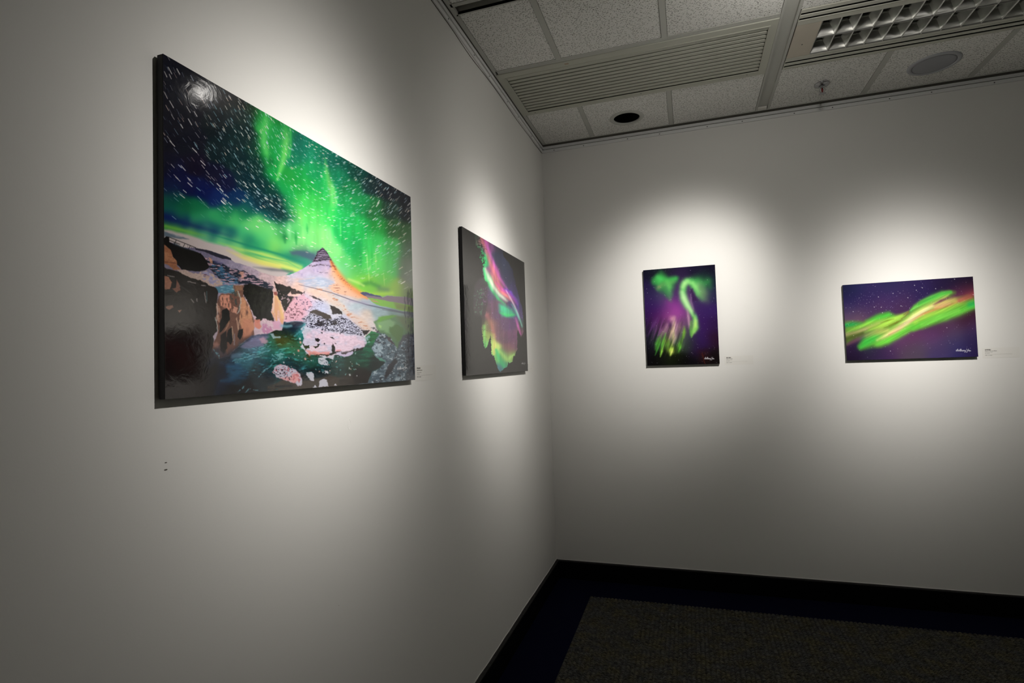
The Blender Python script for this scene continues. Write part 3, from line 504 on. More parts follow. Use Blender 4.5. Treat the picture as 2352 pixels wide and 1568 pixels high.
def paint_cave():
    """night sky seen through the mouth of a dark cave"""
    p = Print(1056, 512, 1216, 868, 2.2)
    K = lambda a, b: (1030 + a / 4.02, 500 + b / 4.02)
    X, Y = p.X, p.Y
    sky = [K(250,200)+(30,70,50),K(260,300)+(10,150,80),K(330,400)+(20,190,100),K(300,220)+(150,80,90),K(350,200)+(150,60,110),K(380,260)+(120,60,120),K(450,250)+(46,42,62),K(520,300)+(36,38,56),K(450,380)+(38,44,72),
           K(520,450)+(34,42,70),K(560,560)+(36,38,72),K(620,650)+(50,36,96),K(500,600)+(50,44,84),K(400,500)+(150,70,130),K(350,560)+(40,190,90),K(300,530)+(70,44,76),K(300,620)+(60,42,66),K(330,720)+(80,48,90),K(250,700)+(50,44,58),
           K(400,700)+(76,60,96),K(420,820)+(96,60,90),K(360,900)+(110,64,80),K(450,900)+(90,56,96),K(520,980)+(92,58,100),K(600,1000)+(90,50,104),K(640,1080)+(110,60,110),K(560,1100)+(104,60,96),K(620,1180)+(116,70,100),K(480,1100)+(112,76,92),
           K(560,1220)+(140,90,96),K(450,1000)+(104,64,90),K(400,1000)+(140,96,80),K(350,1000)+(130,140,80),K(350,1100)+(160,180,80),K(330,1180)+(90,200,110),K(420,1200)+(190,220,100),K(440,1280)+(110,190,100),K(500,1280)+(110,190,100),K(560,1290)+(170,200,100),
           K(520,1350)+(60,160,110),K(480,1400)+(60,110,130),K(600,1280)+(120,170,80),K(680,800)+(60,44,110),K(650,900)+(90,70,130),K(660,1050)+(150,90,110),K(300,950)+(40,36,34),K(320,850)+(70,50,60),K(680,1000)+(60,90,80)]
    p.field(sky, 8)
    S = lambda pts, w, c, a: p.stroke([K(*q) for q in pts], w, c, a)
    S([(335,190),(370,300),(420,440),(470,560),(540,660)], [3.5,4,5,5,3], (210,84,190), [.5,.8,.9,.9,.5])
    S([(300,180),(345,300),(390,430),(440,560),(500,680),(560,760)], [3,4,5,6,6,4], (236,120,130), [.4,.6,.85,.9,.8,.4])
    S([(325,470),(350,560),(400,660),(460,750),(520,800)], [2.5,4,4.5,4,3], (40,220,110), [.9,.9,.8,.7,.4])
    S([(340,470),(375,560),(425,650),(480,720),(540,770)], [3,5.5,6,5,3.5], (228,250,214), [.5,1,.95,.85,.5])
    S([(390,510),(430,600),(480,680),(560,740),(600,790)], [2,3.5,4,4,3], (250,130,130), [.3,.85,.95,.8,.4])
    S([(440,600),(500,670),(560,700),(610,760),(630,800)], [3,4,4,4,3], (226,60,180), [.3,.8,.85,.85,.4])
    S([(520,660),(570,690),(620,760),(650,850)], [3,4,4,3], (120,50,220), [.5,.8,.6,.2])
    S([(530,670),(570,740),(610,820),(650,920),(675,1000)], [1.2,2,2.2,2,1.2], (240,210,240), [.5,.85,.9,.8,.5])
    S([(580,800),(620,860),(660,950),(678,1010)], [2,2.4,2,1.6], (110,220,190), [.4,.8,.8,.6])
    p.poly([K(470,800),K(540,820),(1176,712),K(620,900),K(590,920),K(500,910),K(470,860)], (40,205,140), 5, 1, .1, .9)
    S([(480,880),(540,905),(600,900)], [3,4,3], (30,215,110), [.5,.9,.6])
    S([(620,930),(640,1000),(665,1080)], [2.5,3,2], (220,90,190), [.5,.85,.7])
    S([(360,900),(400,1000),(430,1100)], [5,5,4], (220,120,110), .4)
    S([(420,1080),(425,1180),(420,1260)], [3,4,3], (226,226,110), [.4,.9,.8])
    S([(330,1000),(330,1080),(350,1180)], [3,4,3], (130,220,100), .7)
    S([(440,1220),(470,1300),(510,1370)], [3,5,4], (40,190,110), .7)
    S([(480,1240),(540,1310),(600,1270)], [4,5,3], (170,224,110), .8)
    n = vnoise(X, Y, .02, 3, 2, .2); p.im *= (1+.12*n)[..., None]
    R = np.random.RandomState(3)
    speck(p, R, 330, [K(380,230),K(690,420),K(700,1260),K(330,1260)], None, [(230,230,255),(190,200,255),(255,230,240)], .2, .42)
    mouth = [K(230,150),K(250,200),K(245,250),K(300,300),K(290,370),K(320,430),K(315,480),K(325,560),K(290,560),K(255,620),K(235,700),K(230,800),K(240,910),K(290,880),K(310,940),K(305,1010),K(320,1130),K(335,1210),K(360,1190),K(385,1110),K(392,1180),K(395,1262),
             K(420,1275),K(440,1340),K(455,1390),K(480,1425),K(510,1395),K(545,1375),K(560,1345),K(590,1330),K(605,1280),K(620,1250),K(640,1200),K(645,1130),K(632,1080),K(640,1040),K(670,1110),K(690,1060),K(692,960),K(680,840),K(650,730),K(630,660),K(610,570),K(590,480),K(560,420),K(515,370),K(500,300),K(430,240),K(340,170)]
    W, m = p.pmask(mouth, .5, 1.3, .35, 5); M = np.zeros(X.shape, np.float32); M[W] = m
    p.im *= M[..., None]; p.im += ((1-M)[..., None])*np.array([24,21,19], np.float32)/255
    p.poly([K(235,620),K(300,540),K(360,600),K(360,800),K(330,920),K(240,900)], (50,40,46), 2, 2, .2, .75)
    p.poly([K(235,700),K(300,640),K(340,700),K(310,900),K(240,900)], (70,110,84), 1, 1.5, .2, .8, seed=9, tex=(.35,.3,4,-.25))
    p.poly([K(300,660),K(350,640),K(355,800),K(320,820)], (110,70,110), 1, 1.5, .2, .7, seed=10, tex=(.4,.3,4,-.25))
    p.poly([K(225,150),K(290,180),K(330,300),K(345,420),K(320,470),K(285,430),K(250,320)], (24,22,22), 1.5, 2, .3, .9, seed=15, tex=(.55,.5,5,-.05))
    for k in range(44):
        a = R.uniform(235, 310); b = R.choice([R.uniform(240, 430), R.uniform(640, 1100)])
        p.stroke([K(a, b), K(a+R.uniform(15,40), b+R.uniform(-25,35)), K(a+R.uniform(40,70), b+R.uniform(-10,60))], .22, (24,20,22), .6)
    for q in [[K(360,1215),K(375,1130),K(390,1090),K(398,1262)],[K(545,1380),K(548,1340),K(556,1335),K(560,1375)],[K(592,1340),K(598,1275),K(606,1270),K(612,1320)],[K(636,1200),K(634,1100),K(645,1050),K(660,1120),K(650,1230)]]:
        p.poly(q, (20,18,18), .5, 1, .4)
    p.poly([K(120,60),K(150,80),K(175,1460),K(155,1460)], (40,38,38), .8, 1, .05, .5)
    for (xa, ya, yb) in [(150,650,900),(160,980,1150),(180,1150,1400),(170,900,1000)]:
        p.stroke([K(xa, ya), K(xa+6, (ya+yb)/2), K(xa+12, yb)], .5, (96,92,90), .7, amp=.8, f=.2)
    sign(p, *K(672,1330), 9, 8, -.1, (150,150,150), .85, .35)
    return p

def paint_phoenix():
    """green and violet aurora shaped like a long-tailed bird"""
    p = Print(1472, 600, 1660, 846, 2.4)
    P = lambda a, b: (1460 + a / 5.808, 590 + b / 5.808)
    X, Y = p.X, p.Y
    sky = [P(110,190)+(22,20,38),P(200,200)+(24,26,40),P(330,180)+(26,40,40),P(450,190)+(32,28,48),P(600,200)+(38,24,58),P(800,160)+(26,22,46),P(1000,130)+(18,16,34),P(1050,200)+(22,18,40),P(130,400)+(36,24,70),P(150,600)+(48,24,86),
           P(250,650)+(56,26,96),P(400,650)+(96,40,120),P(550,560)+(84,44,110),P(560,400)+(70,44,96),P(570,300)+(52,40,76),P(200,500)+(46,40,80),P(350,550)+(70,70,100),P(150,800)+(48,20,80),P(300,800)+(84,26,100),P(450,780)+(160,70,150),P(560,760)+(150,60,150),
           P(620,640)+(120,50,140),P(660,800)+(110,60,120),P(560,900)+(150,90,140),P(640,900)+(110,80,110),P(300,900)+(90,40,100),P(200,950)+(44,26,60),P(180,1050)+(30,24,46),P(400,950)+(130,90,120),P(500,1000)+(130,110,110),P(600,1050)+(90,110,90),
           P(300,1100)+(50,70,60),P(700,1000)+(60,60,80),P(650,1150)+(60,80,60),P(720,1150)+(40,40,56),P(820,1050)+(54,26,90),P(900,700)+(58,30,98),P(1000,700)+(52,28,92),P(850,600)+(60,40,90),P(950,500)+(60,70,90),P(1050,500)+(34,30,64),P(900,900)+(56,24,92),
           P(1050,900)+(46,20,70),P(1050,1100)+(44,16,44),P(900,1150)+(52,24,90),P(850,1250)+(44,20,66),P(950,1300)+(30,14,24),P(1080,1350)+(18,12,12),P(1000,1410)+(14,10,10),P(800,1400)+(14,12,16),P(600,1380)+(10,10,10),P(300,1400)+(12,10,12),P(180,1300)+(14,12,20),
           P(200,1150)+(26,22,36),P(170,1420)+(14,12,14),P(500,1320)+(30,40,16),P(350,1350)+(24,30,20),P(950,300)+(30,60,50),P(1040,320)+(24,30,48),P(620,480)+(76,40,100)]
    p.field(sky, 13)
    S = lambda pts, w, c, a, **k: p.stroke([P(*q) for q in pts], w, c, a, **k)
    p.poly([P(240,290),P(330,210),P(440,290),P(540,280),P(520,360),P(480,480),P(460,580),P(400,520),P(310,440),P(250,370)], (52,140,70), 8, 3, .05, .9)
    S([(250,330),(330,290),(430,320),(530,290)], [8,10,9,6], (62,190,80), [.5,.85,.8,.8])
    S([(300,420),(350,370),(430,360),(500,330)], [6,8,7,5], (96,170,90), [.5,.7,.7,.6])
    S([(430,430),(460,500),(460,560)], [8,8,4], (76,140,96), .6)
    S([(285,420),(310,400),(340,375)], [3,4,3], (170,150,120), [.1,.45,.1])
    S([(255,300),(290,270),(330,300),(300,360)], [6,6,6,5], (80,215,100), [.2,.6,.6,.2])
    S([(420,330),(450,400),(455,480)], [6,7,4], (100,205,96), [.5,.7,.2])
    S([(470,620),(530,660),(560,740)], [14,16,14], (190,70,180), .35)
    # neck and head
    S([(780,1000),(800,930),(790,820),(760,760),(700,670),(650,580),(630,480),(640,380),(680,320),(740,320),(790,390),(840,470),(880,540)], [4,7,6,5.5,7,8,8,8,7,8,10,10,7], (84,206,90), [.5,.9,.85,.8,.9,.9,.95,.9,.9,.85,.9,.85,.3])
    S([(750,340),(820,330),(900,360),(960,330),(990,400)], [8,12,12,10,8], (56,160,76), [.8,.85,.7,.6,.3])
    S([(830,380),(860,470),(900,560)], [10,12,8], (130,205,120), [.6,.75,.3])
    S([(870,400),(910,500),(960,600)], [9,11,7], (100,130,96), [.5,.6,.2])
    S([(620,470),(640,540),(690,640),(740,720),(760,780)], [6,7.5,7,5.5,3], (196,246,176), [.7,.98,.95,.85,.4])
    S([(630,400),(655,350),(690,325)], [6,7,6], (176,242,150), [.8,.95,.7])
    S([(700,340),(760,350),(800,400),(830,450)], [5,6,6,4], (150,236,130), [.6,.8,.7,.3])
    S([(790,790),(800,850),(795,930),(775,990),(755,1050)], [3.5,5,6,5,2], (196,246,130), [.4,.9,.95,.85,.4])
    S([(800,960),(755,1000),(745,1070)], [5,4,2], (130,220,90), [.7,.7,.5])
    S([(800,740),(812,800),(812,860)], [2.5,2.5,2], (110,200,150), [.1,.45,.2])
    S([(690,700),(705,800),(715,900),(712,960)], [3,3.5,3,1.5], (196,150,180), [.4,.85,.8,.2])
    S([(740,860),(735,960),(740,1040)], [3,3.5,3], (110,190,80), [.5,.7,.7])
    p.poly([P(735,430),P(755,420),P(800,520),P(830,580),P(760,590),P(730,520)], (58,30,80), 3, 1, .1, .9)
    S([(735,500),(740,600),(770,690)], [2,3,2], (150,120,160), .5)
    # tail feathers
    R = np.random.RandomState(8)
    for (a, b, c, d, w, col, al) in [(520,800,480,1000,7,(240,200,200),.7),(470,800,500,850,8,(236,170,190),.7),(520,870,440,1100,5,(240,210,170),.8),(520,950,490,1180,5,(226,220,150),.8),(420,900,330,1080,6,(220,170,190),.6),(350,1000,300,1200,7,(150,180,120),.6),
        (320,1080,270,1240,7,(90,200,60),.9),(400,1020,330,1300,5,(110,220,70),.85),(370,1180,330,1330,4,(170,246,80),.9),(330,1130,260,1310,4,(90,210,70),.7),(420,1080,400,1180,10,(150,200,70),.7),(470,1180,470,1290,10,(190,240,80),.95),(490,1220,465,1310,6,(226,250,110),.9),
        (440,1120,400,1220,9,(120,190,60),.7),(650,930,640,1080,5,(140,200,70),.8),(660,960,620,1130,4,(120,200,60),.6),(610,1090,570,1270,8,(96,170,50),.75),(590,1150,575,1260,4,(110,220,60),.8),(540,1010,510,1150,5,(200,170,160),.6),(560,900,530,1050,6,(190,140,170),.6),
        (600,880,590,1000,6,(170,130,140),.6),(440,860,470,960,6,(70,30,90),.5),(580,960,560,1090,5,(110,80,100),.6),(340,740,150,1060,4,(90,50,110),.6),(300,900,190,1160,4,(70,60,80),.6),(330,860,230,1100,3,(110,60,120),.6),(400,900,300,1050,4,(170,90,170),.6),(450,1000,360,1250,2.5,(60,60,50),.5),(520,1060,430,1240,2.5,(60,80,40),.4),(560,1180,540,1300,5,(60,90,40),.6)]:
        S([(a,b),((a+c)/2+R.uniform(-8,8),(b+d)/2),(c,d)], [w*.5,w*.8,w*.4], col, [al*.4,al,al*.5])
    W = p.win(1475, 715, 1580, 825); g = vnoise(X[W] + .32*Y[W], Y[W], .02, 14, 3, .33)
    p.im[W] *= (1 + .32*np.clip(g, -1, .8)*np.clip((Y[W]-725)/25, 0, 1)*np.clip((1578-X[W])/12, 0, 1))[..., None]
    p.stroke([P(890,1280),P(905,1340),P(915,1400),P(930,1425)], .7, (110,36,20), .8)
    p.stroke([P(905,1340),P(870,1290)], .5, (90,40,16), .7); p.stroke([P(905,1320),P(930,1270)], .5, (90,40,16), .6)
    p.poly([P(840,1240),P(960,1240),P(990,1400),P(850,1400)], (60,26,16), 6, 2, .1, .35)
    speck(p, R, 480, [P(110,190),P(1050,120),P(1110,1410),P(160,1430)], None, [(220,210,240),(180,170,210),(240,235,250)], .22, .46)
    sign(p, *P(918,1330), 22.5, 7.5, .01, (228,226,232), .95, .45)
    return p

def paint_ribbon():
    """green aurora ribbon crossing a violet starry sky"""
    p = Print(1930, 630, 2252, 832, 2.2)
    Q = lambda a, b: (1910 + a / 5.3213, 610 + b / 5.3213)
    X, Y = p.X, p.Y
    sky = [Q(150,260)+(30,36,66),Q(300,260)+(42,44,88),Q(500,280)+(50,40,90),Q(700,230)+(44,42,84),Q(900,230)+(48,38,84),Q(1100,220)+(44,34,80),Q(1300,200)+(40,28,66),Q(1500,180)+(32,26,56),Q(1680,160)+(24,22,44),Q(200,400)+(40,34,88),Q(400,420)+(50,36,88),
           Q(700,400)+(58,40,92),Q(900,420)+(60,40,84),Q(1100,320)+(44,32,78),Q(1400,270)+(36,26,56),Q(1600,260)+(40,24,50),Q(200,540)+(52,44,96),Q(400,540)+(66,46,96),Q(650,520)+(74,48,92),Q(850,540)+(74,46,80),Q(180,640)+(120,90,116),Q(350,650)+(120,90,100),Q(550,600)+(76,50,86),
           Q(1700,330)+(120,50,66),Q(1600,380)+(140,60,90),Q(1500,400)+(100,50,90),Q(200,950)+(60,40,70),Q(250,1060)+(56,34,86),Q(300,1120)+(40,24,56),Q(230,1130)+(22,16,28),Q(500,1080)+(50,32,70),Q(700,1050)+(74,46,90),Q(600,1120)+(56,40,80),Q(900,1000)+(84,66,88),Q(850,900)+(100,50,104),
           Q(1000,850)+(96,48,90),Q(1200,850)+(100,56,110),Q(1200,740)+(70,44,70),Q(1400,720)+(84,44,80),Q(1500,800)+(84,66,96),Q(1600,650)+(70,36,60),Q(1700,600)+(60,28,44),Q(1750,750)+(76,50,96),Q(1700,900)+(60,50,92),Q(1500,950)+(64,58,104),Q(1300,1000)+(78,60,96),Q(1100,1000)+(84,70,94),
           Q(1000,1100)+(84,70,90),Q(1300,1090)+(66,56,110),Q(1600,1070)+(50,44,104),Q(1770,1080)+(44,30,76),Q(1780,900)+(40,30,80),Q(450,1000)+(50,60,70)]
    p.field(sky, 17)
    S = lambda pts, w, c, a, **k: p.stroke([Q(*q) for q in pts], w, c, a, **k)
    p.poly([Q(160,690),Q(380,700),Q(480,650),Q(600,600),Q(700,585),Q(780,605),Q(860,600),Q(940,570),Q(1010,500),Q(1100,440),Q(1230,370),Q(1350,330),Q(1440,310),Q(1500,330),Q(1440,380),Q(1330,450),Q(1500,400),Q(1650,370),Q(1735,370),Q(1750,510),Q(1600,570),Q(1450,640),Q(1300,690),Q(1150,750),Q(1020,790),Q(930,800),
            Q(820,870),Q(700,930),Q(600,990),Q(480,1000),Q(360,1020),Q(340,980),Q(400,900),Q(470,850),Q(330,890),Q(190,960),Q(175,850),Q(165,770)], (108,170,56), 6, 2, .05, .92)
    S([(170,730),(260,720),(380,715)], [5,6,4], (40,180,90), [.9,.9,.4])
    S([(440,690),(560,640),(690,600),(740,620)], [6,8,7,6], (76,204,64), [.6,.9,.9,.6])
    S([(180,800),(300,760),(450,710),(600,680),(750,650),(850,620)], [5,6,6,6,5,4], (140,214,70), [.5,.8,.9,.9,.8,.6])
    S([(170,850),(300,820),(430,770),(560,710),(640,680)], [6,5,5,4,3], (206,190,130), [.7,.85,.8,.6,.3])
    S([(480,770),(600,740),(720,690),(820,640),(930,570)], [8,9,9,7,3], (176,226,76), [.6,.9,.9,.8,.6])
    S([(180,900),(260,870),(380,830)], [6,7,5], (80,90,40), .8)
    S([(200,960),(330,900),(450,840),(560,800)], [4,6,6,4], (120,70,100), [.6,.75,.6,.3])
    S([(360,990),(430,930),(520,880),(600,870)], [7,12,12,8], (64,210,72), [.8,.95,.9,.5])
    S([(430,860),(560,810),(680,790)], [6,8,6], (190,200,100), [.4,.8,.8])
    S([(560,960),(680,920),(800,850),(920,780),(1040,700)], [7,9,9,9,8], (110,222,64), [.6,.95,.95,.9,.8])
    S([(560,910),(700,830),(820,760),(920,690),(1020,610),(1130,540),(1260,470),(1380,380),(1430,345)], [4,6,7,8,8,8,7,4,2], (226,238,126), [.5,.9,.95,.95,.95,.9,.9,.8,.6])
    S([(620,890),(760,810),(860,760)], [3,4,3], (236,220,150), [.3,.8,.4])
    S([(960,560),(1020,500),(1100,450),(1230,390),(1350,345),(1450,325)], [3,5,6,7,7,4], (110,214,80), [.7,.9,.9,.9,.9,.8])
    S([(1060,470),(1200,400),(1330,345),(1450,318)], [3,4,4,3], (60,170,60), .6)
    S([(700,840),(800,780),(900,710),(1000,650),(1100,590),(1200,560),(1300,520),(1420,490),(1550,430),(1700,390)], [2.5,3,3,3.5,4,4,4,4,4,4], (206,112,76), [.4,.75,.7,.8,.85,.7,.8,.8,.7,.7])
    S([(1200,500),(1300,470),(1400,440),(1500,420),(1600,410)], [4,6,7,7,5], (214,190,104), [.6,.85,.85,.8,.4])
    S([(1260,510),(1350,490),(1440,460)], [3,5,3], (226,160,120), .7)
    S([(1240,480),(1330,430),(1420,390)], [2,3,2], (110,50,80), [.4,.85,.5])
    S([(1030,700),(1150,640),(1280,590),(1400,550),(1550,490),(1740,430)], [6,8,8,8,8,6], (206,232,80), [.6,.9,.9,.85,.6,.5])
    S([(1000,770),(1100,710),(1250,650),(1400,600),(1550,550),(1735,480)], [6,9,11,12,12,10], (98,214,62), [.7,.95,.95,.95,.95,.85])
    S([(1100,720),(1250,650),(1400,600),(1550,545)], [4,6,6,5], (150,230,90), .5)
    S([(1690,470),(1745,460)], [8,8], (40,200,96), .8)
    S([(1560,420),(1660,375),(1735,345)], [6,8,8], (166,76,76), .7)
    S([(700,730),(800,690),(860,660)], [1.5,2.2,1.5], (110,100,20), [.3,.7,.3])
    S([(600,700),(680,672),(760,650)], [1.2,1.8,1.2], (100,110,20), [.3,.6,.3]); S([(640,760),(720,735),(800,700)], [1,1.6,1], (110,120,30), .5)
    S([(880,600),(940,560),(900,620),(850,650)], [1,1.5,1,1], (120,90,50), .6)
    S([(640,860),(780,790),(900,710),(1000,630),(1120,555),(1240,490)], [2,3.5,4.5,5,4,3], (240,240,176), [.2,.6,.8,.85,.8,.4])
    a_ = math.radians(-27); along = X*math.cos(a_)+Y*math.sin(a_); acr = -X*math.sin(a_)+Y*math.cos(a_)
    g = vnoise(along, acr, .30, 91, 3, .018); lum = np.clip((p.im.max(-1)-.35)*3, 0, 1)
    p.im *= (1 + .13*g*lum)[..., None]
    R = np.random.RandomState(12)
    dn = lambda x, y: 1.0 if y < 745 - (x-1940)*.13 else .7
    speck(p, R, 620, [Q(140,250),Q(1720,140),Q(1790,1100),Q(200,1150)], dn, [(225,220,245),(190,180,230),(250,235,250)], .26, .52)
    speck(p, R, 150, [Q(180,380),Q(1000,280),Q(1000,540),Q(180,600)], None, [(235,230,250),(200,190,240)], .26, .55)
    for a, b in [(1497,163),(1103,270),(1007,240),(567,383),(745,340),(1265,280),(927,392),(620,577),(603,510),(845,492),(518,507),(722,1043),(1409,757),(1727,352),(1030,300),(262,563)]: p.star(*Q(a,b), 0, .3, .75, (250,246,255), 1)
    sign(p, *Q(1522,1012), 34.5, 8.5, .0, (234,232,242), .97, .5)
    return p
# ---------------------------------------------------------------- helpers
def mat(name, col, rough=.6, metal=0., spec=.5, bump=None, noise=None):
    """procedural principled material; bump=(scale, strength, distance), noise=(scale, amount)"""
    m = bpy.data.materials.new(name); m.use_nodes = True; nt = m.node_tree; N = nt.nodes; L = nt.links; b = N['Principled BSDF']
    b.inputs['Base Color'].default_value = (*col, 1); b.inputs['Roughness'].default_value = rough
    b.inputs['Metallic'].default_value = metal; b.inputs['Specular IOR Level'].default_value = spec
    tc = N.new('ShaderNodeTexCoord')
    if noise:
        n = N.new('ShaderNodeTexNoise'); n.inputs['Scale'].default_value = noise[0]; n.inputs['Detail'].default_value = 4
        L.new(tc.outputs['Object'], n.inputs['Vector'])
        r = N.new('ShaderNodeMapRange'); r.inputs['From Min'].default_value = .3; r.inputs['From Max'].default_value = .7
        r.inputs['To Min'].default_value = 1-noise[1]; r.inputs['To Max'].default_value = 1+noise[1]
        L.new(n.outputs['Fac'], r.inputs['Value'])
        v = N.new('ShaderNodeVectorMath'); v.operation = 'SCALE'; v.inputs[0].default_value = col
        L.new(r.outputs[0], v.inputs['Scale']); L.new(v.outputs[0], b.inputs['Base Color'])
    if bump:
        n2 = N.new('ShaderNodeTexNoise'); n2.inputs['Scale'].default_value = bump[0]; n2.inputs['Detail'].default_value = 3
        L.new(tc.outputs['Object'], n2.inputs['Vector'])
        bp = N.new('ShaderNodeBump'); bp.inputs['Strength'].default_value = bump[1]; bp.inputs['Distance'].default_value = bump[2]
        L.new(n2.outputs['Fac'], bp.inputs['Height']); L.new(bp.outputs[0], b.inputs['Normal'])
    return m
M = {}
M['wall'] = mat('wall_paint', (.80, .79, .76), .62, 0, .35, bump=(260, .08, .001), noise=(.9, .012))
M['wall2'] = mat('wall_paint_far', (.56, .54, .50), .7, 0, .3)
M['trim'] = mat('trim_paint', (.80, .80, .79), .45, 0, .4)
M['screw'] = mat('screw_steel', (.10, .10, .10), .5, .5)
M['gap'] = mat('dark_gap', (.13, .125, .11), .9, 0, .1)
M['bar'] = mat('ceiling_bar_paint', (.52, .52, .48), .5, 0, .4)
M['runner'] = mat('runner_paint', (.50, .50, .46), .5, 0, .4)
M['grille'] = mat('grille_paint', (.53, .53, .455), .5, 0, .4, noise=(6, .03))
M['alu'] = mat('diffuser_paint', (.58, .575, .50), .45, 0, .4)
M['black'] = mat('matt_black', (.006, .006, .006), .85, 0, .1)
M['plate'] = mat('troffer_plate', (.62, .56, .47), .6, 0, .3, noise=(8, .04))
M['louvre'] = mat('polished_louvre', (.66, .66, .63), .34, .80, .5, bump=(25, .06, .004))
M['tube'] = mat('fluorescent_tube_off', (.8, .8, .78), .3, 0, .5)
M['hous'] = mat('troffer_housing', (.42, .42, .40), .4, .5, .5)
M['chrome'] = mat('brushed_chrome', (.45, .45, .46), .25, 1.0, .5)
M['red'] = mat('red_bulb', (.16, .006, .006), .15, 0, .8)
M['spk_ring'] = mat('speaker_ring', (.42, .425, .45), .5, 0, .4)
M['spk_mesh'] = mat('speaker_mesh', (.36, .365, .39), .6, 0, .3, bump=(900, .5, .001))
M['base'] = mat('black_skirting', (.0025, .0025, .003), .5, 0, .12)
M['basetop'] = mat('skirting_top', (.020, .019, .019), .7, 0, .2, noise=(60, .3))
M['caulk'] = mat('caulk_line', (.62, .60, .58), .6, 0, .3)
M['navy'] = mat('navy_carpet', (.0026, .0032, .0150), .95, 0, .04, noise=(500, .3))
M['side'] = mat('canvas_edge', (.006, .006, .007), .55, 0, .3)
M['film'] = mat('label_film', (.78, .765, .725), .45, 0, .45)
M['ink'] = mat('label_ink', (.05, .045, .04), .7, 0, .2)
M['inkl'] = mat('label_ink_pale', (.26, .25, .23), .7, 0, .2)
M['scuff'] = mat('scuff', (.10, .09, .08), .8)
M['light_end'] = mat('pale_end_block', (.74, .72, .66), .5)
M['tape'] = mat('brown_tape', (.42, .32, .22), .7)

def tile_mat():
    m = bpy.data.materials.new('fissured_mineral_tile'); m.use_nodes = True; nt = m.node_tree; N = nt.nodes; L = nt.links; b = N['Principled BSDF']
    b.inputs['Roughness'].default_value = .95; b.inputs['Specular IOR Level'].default_value = .1
    tc = N.new('ShaderNodeTexCoord')
    nz = N.new('ShaderNodeTexNoise'); nz.inputs['Scale'].default_value = 60; nz.inputs['Detail'].default_value = 1
    L.new(tc.outputs['Object'], nz.inputs['Vector'])
    def pits(rot, sc, th, off):
        mp = N.new('ShaderNodeMapping'); mp.inputs['Rotation'].default_value = (0, 0, rot); mp.inputs['Scale'].default_value = (sc, sc*2.2, sc); mp.inputs['Location'].default_value = (off, off*2, 0)
        mx = N.new('ShaderNodeVectorMath'); mx.operation = 'MULTIPLY_ADD'; mx.inputs[1].default_value = (.0035, .0035, 0)
        L.new(nz.outputs['Color'], mx.inputs[0]); L.new(tc.outputs['Object'], mx.inputs[2]); L.new(mx.outputs[0], mp.inputs['Vector'])
        v = N.new('ShaderNodeTexVoronoi'); v.voronoi_dimensions = '2D'; v.inputs['Scale'].default_value = 1; L.new(mp.outputs[0], v.inputs['Vector'])
        q = N.new('ShaderNodeMapRange'); q.inputs['From Min'].default_value = th*.6; q.inputs['From Max'].default_value = th; q.inputs['To Min'].default_value = 1; q.inputs['To Max'].default_value = 0
        L.new(v.outputs['Distance'], q.inputs['Value'])
        s = N.new('ShaderNodeSeparateColor'); L.new(v.outputs['Color'], s.inputs[0])
        g = N.new('ShaderNodeMath'); g.operation = 'GREATER_THAN'; g.inputs[1].default_value = .5; L.new(s.outputs[0], g.inputs[0])
        k = N.new('ShaderNodeMath'); k.operation = 'MULTIPLY'; L.new(q.outputs[0], k.inputs[0]); L.new(g.outputs[0], k.inputs[1])
        return k.outputs[0]
    ps = [pits(.5, 60, .195, 0), pits(2.0, 60, .195, 3.3), pits(2.9, 85, .15, 7.1)]
    a = N.new('ShaderNodeMath'); a.operation = 'MAXIMUM'; L.new(ps[0], a.inputs[0]); L.new(ps[1], a.inputs[1])
    a2 = N.new('ShaderNodeMath'); a2.operation = 'MAXIMUM'; L.new(a.outputs[0], a2.inputs[0]); L.new(ps[2], a2.inputs[1])
    mix = N.new('ShaderNodeMix'); mix.data_type = 'RGBA'; mix.inputs[6].default_value = (.86, .85, .815, 1); mix.inputs[7].default_value = (.15, .14, .11, 1)
    L.new(a2.outputs[0], mix.inputs[0]); L.new(mix.outputs[2], b.inputs['Base Color'])
    inv = N.new('ShaderNodeMath'); inv.operation = 'SUBTRACT'; inv.inputs[0].default_value = 1; L.new(a2.outputs[0], inv.inputs[1])
    bp = N.new('ShaderNodeBump'); bp.inputs['Strength'].default_value = .7; bp.inputs['Distance'].default_value = .0015
    L.new(inv.outputs[0], bp.inputs['Height']); L.new(bp.outputs[0], b.inputs['Normal'])
    return m
M['tile'] = tile_mat()

